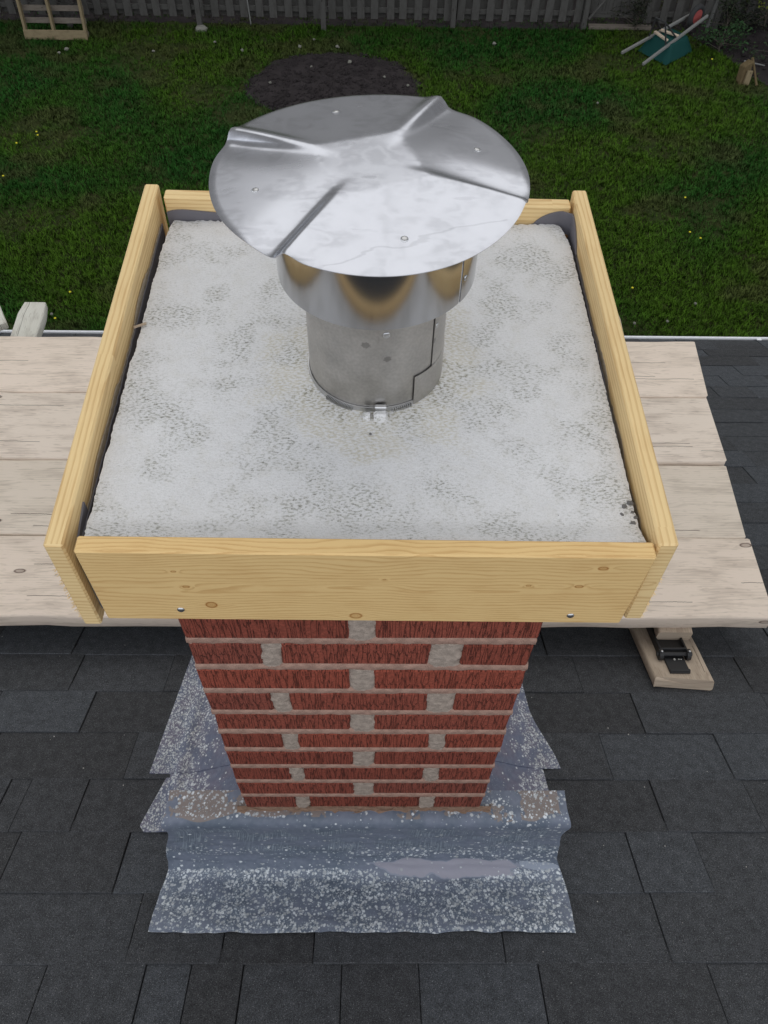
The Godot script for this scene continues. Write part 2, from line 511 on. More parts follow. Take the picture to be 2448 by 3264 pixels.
	for i in w * w:
		var v := 0.70 + 0.05 * (a[i] - 128.0) / 128.0 + 0.03 * (c[i] - 128.0) / 128.0
		px[i * 3] = byte(v * 1.01); px[i * 3 + 1] = byte(v * 0.995); px[i * 3 + 2] = byte(v * 0.975)
		hp[i] = byte(0.42 + 0.12 * (a[i] - 128.0) / 128.0)
	r.seed = 85
	for k in 26:
		var cx := r.randi_range(0, w - 1); var cy := r.randi_range(0, w - 1); var rad := r.randf_range(2.0, 5.0)
		for y in range(-9, 10):
			for x in range(-9, 10):
				if x * x * 0.8 + y * y < rad * rad * r.randf_range(0.5, 1.1):
					var i := (posmod(cy + y, w) * w + posmod(cx + x, w)) * 3
					for ch in 3: px[i + ch] = int(px[i + ch] * 0.82)
	M.flue = mat(Color(1, 1, 1), 1.0, tex(image_of(w, w, px)), Vector2(2.0, 2.0), null)
	M.flue.metallic = 1.0
	M.flue.roughness_texture = tex(grey_of(w, w, hp))
	M.band = mat(lin(0.43, 0.435, 0.45), 0.13)
	M.band.metallic = 1.0
	M.steel = mat(lin(0.55, 0.55, 0.55), 0.35); M.steel.metallic = 1.0
	M.black_steel = mat(lin(0.018, 0.018, 0.019), 0.55, null, Vector2.ONE, null, 0.1, 0.5)
	M.gutter = mat(lin(0.84, 0.85, 0.86), 0.4)
	M.siding = mat(lin(0.45, 0.44, 0.42), 0.8)
	M.mortar_grey = mat(Color(0.98, 0.98, 0.92), 0.95, M.mortar.albedo_texture, Vector2(5, 5), null, 0.1, 0.25)
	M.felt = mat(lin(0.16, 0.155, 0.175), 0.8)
	# --- yard
	w = 512
	a = nz(w, w, 91, 0.01, 1, 1, 4); c = nz(w, w, 92, 0.3, 1, 1, 2)
	px.resize(w * w * 3)
	for i in w * w:
		var m := a[i] / 255.0; var g := 1.0 + (c[i] - 128.0) / 128.0 * 0.5
		px[i * 3] = byte(lerpf(0.16, 0.21, m) * g); px[i * 3 + 1] = byte(lerpf(0.205, 0.215, m) * g); px[i * 3 + 2] = byte(lerpf(0.10, 0.12, m) * g)
	M.lawn = mat(Color(1, 1, 1), 1.0, tex(image_of(w, w, px)), Vector2(0.5, 0.5), null, 0.1, 0.2)
	for i in w * w:
		var m := a[i] / 255.0; var g := 1.0 + (c[i] - 128.0) / 128.0 * 0.55
		var v := lerpf(0.15, 0.20, m) * g
		px[i * 3] = byte(v * 1.08); px[i * 3 + 1] = byte(v * 0.99); px[i * 3 + 2] = byte(v * 1.0)
	M.soil = mat(Color(1, 1, 1), 1.0, tex(image_of(w, w, px)), Vector2(0.6, 0.6), null, 0.1, 0.2)
	M.leaf = mat(Color(1, 1, 1), 0.7, null, Vector2.ONE, null, 0.1, 0.3)
	M.leaf.vertex_color_use_as_albedo = true
	M.leaf.backlight_enabled = true
	M.leaf.backlight = Color(0.25, 0.3, 0.1)
	M.teal = mat(lin(0.004, 0.045, 0.040), 0.75, null, Vector2.ONE, null, 0.1, 0.3)
	M.stem = mat(lin(0.03, 0.07, 0.015), 0.8)
	M.red = mat(lin(0.28, 0.055, 0.05), 0.6)
	M.rubber = mat(lin(0.02, 0.02, 0.02), 0.85)
	M.stone = mat(lin(0.40, 0.39, 0.36), 0.95)
	M.dull_stone = mat(lin(0.17, 0.165, 0.14), 0.95)
	M.crumb = mat(lin(0.16, 0.155, 0.15), 0.95)
	M.yellow = mat(lin(0.62, 0.55, 0.02), 0.8)
	M.bark = mat(lin(0.09, 0.075, 0.06), 0.95)
	M.post = mat(lin(0.16, 0.16, 0.15), 0.9)

func make_lead() -> void:
	var w := 1024; var h := 512
	var a := nz(w, h, 61, 0.008, 1, 1, 4)
	var st := nz(w, h, 62, 0.24, 1, 24, 2)
	var b := nz(w, h, 63, 0.05, 1, 1, 3)
	var wave := nz(w, h, 64, 0.006, 1, 1, 2)
	var px := PackedByteArray(); px.resize(w * h * 3)
	var base := Color(0.43, 0.46, 0.52); var dull := Color(0.365, 0.405, 0.46); var pale := Color(0.615, 0.605, 0.645); var tan := Color(0.55, 0.48, 0.43)
	for y in h:
		for x in w:
			var i := y * w + x
			var u := float(x) / w; var v := float(y) / h + (wave[i] - 128.0) / 128.0 * 0.03
			var n := (a[i] - 128.0) / 128.0
			var col := base.lerp(dull, clampf(0.5 + n, 0, 1))
			col = col.lightened(clampf((b[i] - 128.0) / 128.0, -0.5, 0.5) * 0.06 + 0.02)
			if v > 0.19 + n * 0.05 and v < 0.52:                                   # washed streaks down the upright face
				var s := smoothstep(0.46, 0.74, st[i] / 255.0) * smoothstep(-0.25, 0.35, n + 0.15)
				col = col.lerp(Color(0.58, 0.62, 0.65), s * 0.75)
			var e := pow((u - 0.70) / 0.185, 2.0) + pow((v - 0.668) / 0.062, 2.0)     # trowelled smear of sealant
			if e < 1.0 + n * 0.9: col = col.lerp(pale, 0.85)
			elif e < 1.16 + n * 0.9: col = col.lerp(Color(0.62, 0.63, 0.68), 0.55)
			var e2 := pow((u - 0.95) / 0.05, 2.0) + pow((v - 0.645) / 0.035, 2.0)
			if e2 < 1.0 + n * 0.4: col = col.lerp(Color(0.62, 0.65, 0.70), 0.8)
			if v < 0.125 and (a[i] / 255.0 * 0.7 + b[i] / 255.0 * 0.3 + (0.12 if u < 0.3 else (0.05 if absf(u - 0.93) < 0.05 else -0.12))) > 0.52: col = col.lerp(tan, 0.7)
			px[i * 3] = byte(col.r); px[i * 3 + 1] = byte(col.g); px[i * 3 + 2] = byte(col.b)
	var r := RandomNumberGenerator.new(); r.seed = 65
	var mask := func(u: float, v: float) -> float:
		var e := pow((u - 0.70) / 0.20, 2.0) + pow((v - 0.668) / 0.070, 2.0)
		if e < 0.9: return 0.03
		var n := a[clampi(int(v * h), 0, h - 1) * w + clampi(int(u * w), 0, w - 1)] / 255.0
		var patch := smoothstep(0.22, 0.6, n)
		if v < 0.12: return 0.5 * (1.0 if u > 0.7 or u < 0.3 else 0.15) * patch
		if v < 0.40: return 0.05 if u < 0.8 else 0.18
		if v < 0.56: return lerpf(0.05, 0.55, (v - 0.40) / 0.16) * (1.0 if u > 0.45 else 0.5)
		if v < 0.68: return (0.12 if u < 0.5 else 0.35) * patch
		return 0.50 + 0.50 * patch
	speckle(px, w, h, 20000, r, mask, Color(0.79, 0.81, 0.82), 3.4)
	speckle(px, w, h, 16000, r, mask, Color(0.60, 0.635, 0.665), 1.5)
	M.lead_front = mat(Color(1, 1, 1), 0.6, tex(image_of(w, h, px)), Vector2.ONE, null, 0.1, 0.5)
	w = 512; h = 512
	a = nz(w, h, 66, 0.01, 1, 1, 3); b = nz(w, h, 67, 0.05, 1, 1, 3)
	px.resize(w * h * 3)
	for i in w * h:
		var n := (a[i] - 128.0) / 128.0
		var col := Color(0.40, 0.425, 0.50).lerp(Color(0.43, 0.42, 0.485), clampf(0.5 + n, 0, 1)).lightened(clampf((b[i] - 128.0) / 128.0, -0.5, 0.5) * 0.07 + 0.02)
		px[i * 3] = byte(col.r); px[i * 3 + 1] = byte(col.g); px[i * 3 + 2] = byte(col.b)
	var bare := tex(image_of(w, h, px))
	M.lead_bare = mat(Color(1, 1, 1), 0.6, bare, Vector2(3, 3), null, 0.1, 0.5)
	r.seed = 68
	var mask2 := func(u: float, v: float) -> float:
		var n := a[clampi(int(v * h), 0, h - 1) * w + clampi(int(u * w), 0, w - 1)] / 255.0
		# the splashes lie where the sheet lies on the roof (outer part, u > 0.45) and thin out towards the wall
		return smoothstep(0.42, 0.66, u + (n - 0.5) * 0.5) * 0.95 + 0.04
	speckle(px, w, h, 10500, r, mask2, Color(0.79, 0.805, 0.81), 3.3)
	speckle(px, w, h, 8000, r, mask2, Color(0.66, 0.69, 0.71), 1.4)
	M.lead_side = mat(Color(1, 1, 1), 0.6, tex(image_of(w, h, px)), Vector2.ONE, null, 0.1, 0.5)

# ------------------------------------------------------------------ the scene
func roof_y(z: float) -> float:
	return ROOF_H + ROOF_S * z

func _ready() -> void:
	rng.seed = 7
	var cam := Camera3D.new()
	cam.name = "camera"
	cam.transform = Transform3D(Basis(Vector3(0.99986, 0.01621, 0.00419), Vector3(-0.00637, 0.59964, -0.80025), Vector3(-0.01548, 0.80011, 0.59966)), Vector3(0.010, 1.537, 0.697))
	cam.fov = 62.237
	cam.near = 0.05
	cam.far = 400.0
	add_child(cam)
	cam.current = true
	var we := WorldEnvironment.new()
	we.name = "environment"
	var env := Environment.new()
	env.background_mode = Environment.BG_SKY
	var sky := Sky.new()
	var sm := ProceduralSkyMaterial.new()
	sm.sky_top_color = Color(0.965, 0.975, 1.0)
	sm.sky_horizon_color = Color(0.70, 0.725, 0.76)
	sm.sky_curve = 0.5
	sm.ground_bottom_color = Color(0.20, 0.21, 0.18)
	sm.ground_horizon_color = Color(0.42, 0.44, 0.44)
	sm.sky_energy_multiplier = 1.25
	sm.sun_angle_max = 1.0
	sky.sky_material = sm
	env.sky = sky
	env.tonemap_mode = Environment.TONE_MAPPER_LINEAR
	env.tonemap_exposure = 1.13
	env.sdfgi_enabled = true
	env.ssao_enabled = true
	env.ssil_enabled = true
	we.environment = env
	add_child(we)
	var sun := DirectionalLight3D.new()
	sun.name = "overcast_sun"
	sun.light_energy = 0.22
	sun.light_angular_distance = 60.0
	sun.light_color = Color(1.0, 1.0, 1.0)
	sun.shadow_enabled = true
	sun.rotation_degrees = Vector3(-58, 172, 0)       # high behind the clouds, over the yard
	add_child(sun)

	make_materials()
	build_ground()
	build_house()
	build_chimney()
	build_flashing()
	build_formwork()
	build_flue()
	build_scaffold()
	build_yard()

# ------------------------------------------------------------------ ground
func in_soil(x: float, z: float) -> bool:
	var e := pow((x + 0.62) / 1.36, 2.0) + pow((z + 12.75) / (1.15 if z < -12.75 else 1.05), 2.0)
	return e < 1.0 + 0.12 * sin(x * 5.0 + z * 3.0) * cos(z * 4.0)

func bed_edge(z: float) -> float:
	return 5.55 + 0.15 * sin(z * 3.0) + maxf(0.0, (z + 14.3) * 0.75)

func in_bed(x: float, z: float) -> bool:
	return x > bed_edge(z) and z < -11.6

func build_ground() -> void:
	var g := sheet(60, 60, func(u: float, v: float): return Vector3(lerpf(-120, 120, u), GROUND, lerpf(-220, 60, v)),
		func(u: float, v: float): return Vector2(u * 240.0, v * 280.0), 0.3, Vector3.UP)
	single("lawn", g, M.lawn, "", "", "", "structure")
	# dug bed of bare soil
	var nzb := noise(5, 1.5)
	var soil := sheet(72, 14, func(u: float, v: float):
		var a: float = TAU * u
		var rr := 1.0 + 0.10 * nzb.get_noise_2d(cos(a) * 2.0, sin(a) * 2.0)
		var x: float = -0.62 + 1.36 * rr * v * cos(a); var z: float = -12.75 + (1.15 if sin(a) < 0 else 1.05) * rr * v * sin(a)
		return Vector3(x, GROUND + 0.006 + (1.0 - v) * 0.10 + (0.0 if v > 0.98 else 0.05 * nzb.get_noise_2d(x * 6.0, z * 6.0) * (1.0 - v * v) + 0.02), z),
		func(u: float, v: float): return Vector2(cos(TAU * u) * v, sin(TAU * u) * v), 0.004, Vector3.UP, true)
	single("soil_bed", soil, M.soil, "", "", "", "structure")
	var strip := sheet(160, 4, func(u: float, v: float):
		var x := lerpf(-9.0, 9.0, u)
		return Vector3(x, GROUND + 0.004, lerpf(-16.4, -14.92 + 0.12 * nzb.get_noise_1d(x * 2.0), v)),
		func(u: float, v: float): return Vector2(u * 18.0, v * 1.5), 0.003, Vector3.UP)
	single("bare_earth_strip", strip, M.soil, "", "", "", "structure")
	var bed := sheet(30, 40, func(u: float, v: float):
		var z := lerpf(-15.2, -11.6, v)
		var x0 := bed_edge(z)
		var x := lerpf(x0, 9.5, u)
		return Vector3(x, GROUND + 0.008 + minf(u * 3.0, 1.0) * (0.05 + 0.05 * nzb.get_noise_2d(x * 4.0, z * 4.0)), z),
		func(u: float, v: float): return Vector2(u * 4.0, v * 3.6), 0.003, Vector3.UP)
	single("planting_bed", bed, M.soil, "", "", "", "structure")
	build_grass()

func tuft(blades: int, h: float, w: float, seed_: int) -> ArrayMesh:
	var r := RandomNumberGenerator.new(); r.seed = seed_
	var vs := PackedVector3Array(); var ns := PackedVector3Array()
	for k in blades:
		var a := r.randf() * TAU
		var o := Vector3(r.randf_range(-0.03, 0.03), 0, r.randf_range(-0.03, 0.03))
		var side := Vector3(cos(a), 0, sin(a)) * w
		var lean := Vector3(-sin(a), 0, cos(a)) * r.randf_range(-0.9, 0.9) * h + Vector3(r.randf_range(-0.3, 0.3), 0, r.randf_range(-0.3, 0.3)) * h
		var hh := h * r.randf_range(0.6, 1.2)
		var p0 := o - side; var p1 := o + side
		var m0 := o - side * 0.7 + Vector3(0, hh * 0.6, 0) + lean * 0.35; var m1 := o + side * 0.7 + Vector3(0, hh * 0.6, 0) + lean * 0.35
		var tip := o + Vector3(0, hh, 0) + lean
		vs.append_array([p0, m0, p1, p1, m0, m1, m0, tip, m1])
		for j in 9: ns.append(Vector3(0, 1, 0) * 0.7 + (p0 - p1).cross(tip - p0).normalized() * 0.3)
	for k in ns.size(): ns[k] = ns[k].normalized()
	var arr := []
	arr.resize(Mesh.ARRAY_MAX)
	arr[Mesh.ARRAY_VERTEX] = vs; arr[Mesh.ARRAY_NORMAL] = ns
	var m := ArrayMesh.new()
	m.add_surface_from_arrays(Mesh.PRIMITIVE_TRIANGLES, arr)
	return m

func build_grass() -> void:
	var n1 := noise(201, 0.55, FastNoiseLite.TYPE_SIMPLEX_SMOOTH, 3)
	var n2 := noise(202, 0.25, FastNoiseLite.TYPE_SIMPLEX_SMOOTH, 2)
	var n3 := noise(203, 3.0, FastNoiseLite.TYPE_SIMPLEX_SMOOTH, 2)
	var r := RandomNumberGenerator.new(); r.seed = 200
	var xf := []; var cs := []
	for k in 150000:
		var z := -5.2 - 10.1 * r.randf()
		var half := 2.0 + (-z) * 0.46
		var x := r.randf_range(-half, half)
		if in_soil(x + r.randf_range(-0.14, 0.14), z + r.randf_range(-0.14, 0.14)): continue
		if in_bed(x, z) and r.randf() > 0.06: continue
		if z < -14.85 and r.randf() > 0.15: continue
		var bare := n1.get_noise_2d(x + 40.0, z)
		var dry := smoothstep(0.15, 0.5, n1.get_noise_2d(x, z * 1.3) + 0.35 * smoothstep(-12.0, -14.5, z) * smoothstep(1.5, -1.5, x))
		if bare > 0.35 and r.randf() < 0.45: continue
		var yel := smoothstep(-0.35, 0.45, n2.get_noise_2d(x * 1.1, z * 1.1) + 0.18 * smoothstep(0.0, 4.0, x))
		var c := Vector3(0.020, 0.105, 0.011).lerp(Vector3(0.066, 0.150, 0.007), yel).lerp(Vector3(0.100, 0.095, 0.038), dry * 0.6)
		c *= 1.42 * (0.92 + 0.25 * n3.get_noise_2d(x, z)) * r.randf_range(0.88, 1.12)
		cs.append(Color(c.x, c.y, c.z))
		var s := r.randf_range(0.6, 1.25) * (0.8 if bare > 0.25 else 1.0)
		xf.append(Transform3D(Basis(Vector3.UP, r.randf() * TAU).scaled(Vector3(s, s * r.randf_range(0.7, 1.2), s)), Vector3(x, GROUND - 0.004, z)))
	leaf_cloud(null, "grass", tuft(6, 0.055, 0.0032, 3), xf, cs)

func leaf_cloud(parent: Node, n: String, mesh: Mesh, xf: Array, cs: Array) -> MultiMeshInstance3D:
	var mm := MultiMesh.new()
	mm.transform_format = MultiMesh.TRANSFORM_3D
	mm.use_colors = true
	mm.mesh = mesh
	mm.instance_count = xf.size()
	for k in xf.size():
		mm.set_instance_transform(k, xf[k])
		mm.set_instance_color(k, cs[k])
	var o := MultiMeshInstance3D.new()
	o.multimesh = mm
	o.material_override = M.leaf
	if parent:
		o.name = n
		parent.add_child(o, true)
	else:
		o.name = numbered(n)
		add_child(o)
		tag(o, "short green lawn grass with yellowish and dry patches", "grass", "", "stuff")
	return o

# ------------------------------------------------------------------ house
func build_house() -> void:
	var house := thing("house", "house under the dark shingle roof that the chimney stands on", "house", Vector3(0, 0, 0))
	var x0 := -5.5; var x1 := 5.0
	var ze := -2.80; var zr := 2.2
	var zb := 7.2
	var slope := sqrt(1.0 + ROOF_S * ROOF_S)
	# roof deck as a closed gable prism
	var st := SurfaceTool.new()
	st.begin(Mesh.PRIMITIVE_TRIANGLES)
	var uvf := func(p: Vector3, _n): return Vector2(p.x, p.z)
	var sec := [Vector2(ze, roof_y(ze) - 0.004), Vector2(zr, roof_y(zr) - 0.004), Vector2(zb, roof_y(ze) - 0.004), Vector2(zb, roof_y(ze) - 0.15), Vector2(zr, roof_y(zr) - 0.15), Vector2(ze, roof_y(ze) - 0.15)]
	var outs := [Vector3(0, 1, -0.4), Vector3(0, 1, 0.4), Vector3(0, 0, 1), Vector3(0, -1, 0), Vector3(0, -1, 0), Vector3(0, 0, -1)]
	for k in 6:
		var a: Vector2 = sec[k]; var b: Vector2 = sec[(k + 1) % 6]
		poly(st, [Vector3(x0, a.y, a.x), Vector3(x1, a.y, a.x), Vector3(x1, b.y, b.x), Vector3(x0, b.y, b.x)], outs[k], uvf)
	for x in [x0, x1]:
		for q in [[0, 1, 4, 5], [1, 2, 3, 4]]:
			poly(st, [Vector3(x, sec[q[0]].y, sec[q[0]].x), Vector3(x, sec[q[1]].y, sec[q[1]].x), Vector3(x, sec[q[2]].y, sec[q[2]].x), Vector3(x, sec[q[3]].y, sec[q[3]].x)], Vector3(x, 0, 0), uvf)
	var roof := part(house, "roof", st.commit(), M.shingle[3])
	part(house, "wall", bevel_box(Vector3(x1 - x0 - 0.6, 3.45, zb - ze - 0.8), 0.0, 0), M.siding, at(Vector3((x0 + x1) / 2, GROUND + 1.725, (ze + zb) / 2)))
	part(house, "gable_wall", bevel_box(Vector3(0.2, 1.4, 4.0), 0.0, 2), M.siding, at(Vector3(x0 + 0.4, -1.1, zr)))
	# gutter along the eave: a white trough with a rolled front lip
	var gp := [Vector2(0.0, 0.0), Vector2(0.0, -0.075), Vector2(-0.012, -0.088), Vector2(-0.065, -0.088), Vector2(-0.085, -0.05), Vector2(-0.098, -0.01), Vector2(-0.098, 0.006), Vector2(-0.092, 0.010), Vector2(-0.086, 0.006), Vector2(-0.088, -0.004)]
	var gm := sheet(1, gp.size() - 1, func(u: float, v: float):
		var k := int(round(v * (gp.size() - 1)))
		return Vector3(lerpf(x0, x1, u), -1.600 + gp[k].y, -2.772 + gp[k].x), func(u: float, v: float): return Vector2(u, v), 0.002, Vector3(0, 1, 0))
	part(house, "gutter", gm, M.gutter, Transform3D(), "white eaves gutter")
	# gutter hanger strap seen in the trough
	for gx in [-3.6, -2.1, 0.4, 2.14, 3.5]:
		part(house, "gutter_strap", bevel_box(Vector3(0.025, 0.003, 0.095), 0.0, 2), M.gutter, at(Vector3(gx, -1.594, -2.820)))
	# shingles
	var al := atan(ROOF_S)
	var zs := 0.1315
	var known := {-4: [-0.784, 0.485, 0.99], -3: [-0.747, -0.508, 0.551, 0.987], -2: [-0.911, -0.676, 0.67, 1.002], -1: [-0.861, -0.536, 0.557, 0.832],
		0: [-0.782, -0.736, -0.61, 0.637, 0.846], 1: [-0.484, 0.547], 2: [-0.424, -0.255, -0.089, 0.258, 0.558], 3: [-0.56, -0.385, -0.304, -0.212, -0.036, 0.10, 0.315, 0.62]}
	var r := RandomNumberGenerator.new(); r.seed = 300
	var far := SurfaceTool.new()
	far.begin(Mesh.PRIMITIVE_TRIANGLES)
	for k in range(-22, 16):
		var z0: float = maxf(0.0145 + zs * k, -2.838)
		var cuts: Array = known.get(k, [])
		var xs := []
		var x := x0 + r.randf() * 0.2
		var lo := 99.0; var hi := -99.0
		for c in cuts: lo = minf(lo, c); hi = maxf(hi, c)
		while x < x1:
			if cuts.is_empty() or x < lo - 0.12 or x > hi + 0.12: xs.append(x)
			x += r.randf_range(0.15, 0.36)
		for c in cuts: xs.append(c)
		xs.sort()
		for i in xs.size() - 1:
			var w: float = xs[i + 1] - xs[i]
			if w < 0.01: continue
			var cx: float = (xs[i] + xs[i + 1]) * 0.5
			var tooth := r.randf()
			var lift := 0.0025 if (i % 2 == 0) else 0.0
			var near: bool = (k >= -4 and k <= 4 and absf(cx) < 1.45) or (k < -4 and cx > 1.0 and cx < 2.5)
			var len := zs * slope + 0.03
			var m := Transform3D(Basis(Vector3.RIGHT, -al - 0.022 + r.randf_range(-0.002, 0.002)), Vector3(cx, roof_y(z0) + 0.0, z0) )
			m = m.translated_local(Vector3(0, 0.0015 + lift, len * 0.5))
			var off := Vector2(r.randf() * 4.0, r.randf() * 4.0)
			var mesh := bevel_box(Vector3(w - r.randf_range(0.0008, 0.0028), 0.0055, len), 0.001 if near else 0.0, 0, off)
			var mi := 0 if tooth < 0.4 else (1 if tooth < 0.65 else (2 if tooth < 0.85 else 3))
			if near: part(roof, "shingle", mesh, M.shingle[mi], m)
			else: far.append_from(mesh, 0, m)
	var rest := part(roof, "shingle_field", far.commit(), M.shingle[0])
	rest.set_meta("kind", "stuff")
	# grit and mortar crumbs lying about on the shingles
	var gs := SurfaceTool.new()
	gs.begin(Mesh.PRIMITIVE_TRIANGLES)
	var bit := lump(Vector3(1, 0.7, 1), 9, 0.5, 5)
	for i in 190:
		var px := r.randf_range(-1.1, 1.25); var pz := r.randf_range(-0.45, 0.53)
		if absf(px) < 0.4 and r.randf() < 0.6: continue
		if px < 0.3 and r.randf() < 0.6: continue
		var s := 0.0007 + 0.0016 * pow(r.randf(), 3.0)
		gs.append_from(bit, 0, Transform3D(Basis(Vector3.UP, r.randf() * 6.0).scaled(Vector3.ONE * s), Vector3(px, roof_y(pz) + 0.0095, pz)))
	single("mortar_grit", gs.commit(), M.stone, "pale grit and mortar crumbs scattered over the dark shingles", "grit", "", "stuff")

# ------------------------------------------------------------------ chimney
func brick_mesh(w: float, h: float, d: float, seed_: int) -> ArrayMesh:
	var r := RandomNumberGenerator.new(); r.seed = seed_
	return bevel_box(Vector3(w, h, d), 0.0022, 0, Vector2(r.randf() * 5.0, r.randf() * 5.0), func(p: Vector3): return p + Vector3(sin(p.y * 90.0 + seed_) * 0.001, sin(p.x * 40.0 + seed_ * 1.7) * 0.0008, 0))

func bed_joint(w: float, seed_: int) -> ArrayMesh:      # a tooled bed joint, facing +z, ragged along its edges
	var n := noise(seed_, 22.0, FastNoiseLite.TYPE_SIMPLEX, 3)
	return sheet(110, 8, func(u: float, v: float):
		var x := (u - 0.5) * w
		var e := 0.0098 + 0.0036 * n.get_noise_2d(x, 0.0 if v < 0.5 else 9.0)
		var y := (v - 0.5) * 2.0 * e
		var q := absf(v - 0.5) * 2.0
		return Vector3(x, y, 0.0016 - 0.0045 * pow(q, 3.0) + 0.0005 * n.get_noise_2d(x * 2.0, y * 20.0)),
		func(u: float, v: float): return Vector2(u * w, v * 0.016), 0.004, Vector3(0, 0, 1))

func head_joint(w: float, h: float, seed_: int) -> ArrayMesh:
	var n := noise(seed_, 30.0, FastNoiseLite.TYPE_SIMPLEX, 3)
	return sheet(12, 16, func(u: float, v: float):
		var y := (v - 0.5) * h
		var e := w * 0.5 - 0.0005 + 0.0045 * n.get_noise_2d(y, 0.0 if u < 0.5 else 7.0) + 0.0015
		var x := (u - 0.5) * 2.0 * e
		return Vector3(x, y, 0.0012 - 0.004 * pow(absf(u - 0.5) * 2.0, 4.0) + 0.0012 * n.get_noise_2d(x * 3.0, y * 3.0)),
		func(u: float, v: float): return Vector2(u * w, v * h), 0.004, Vector3(0, 0, 1))

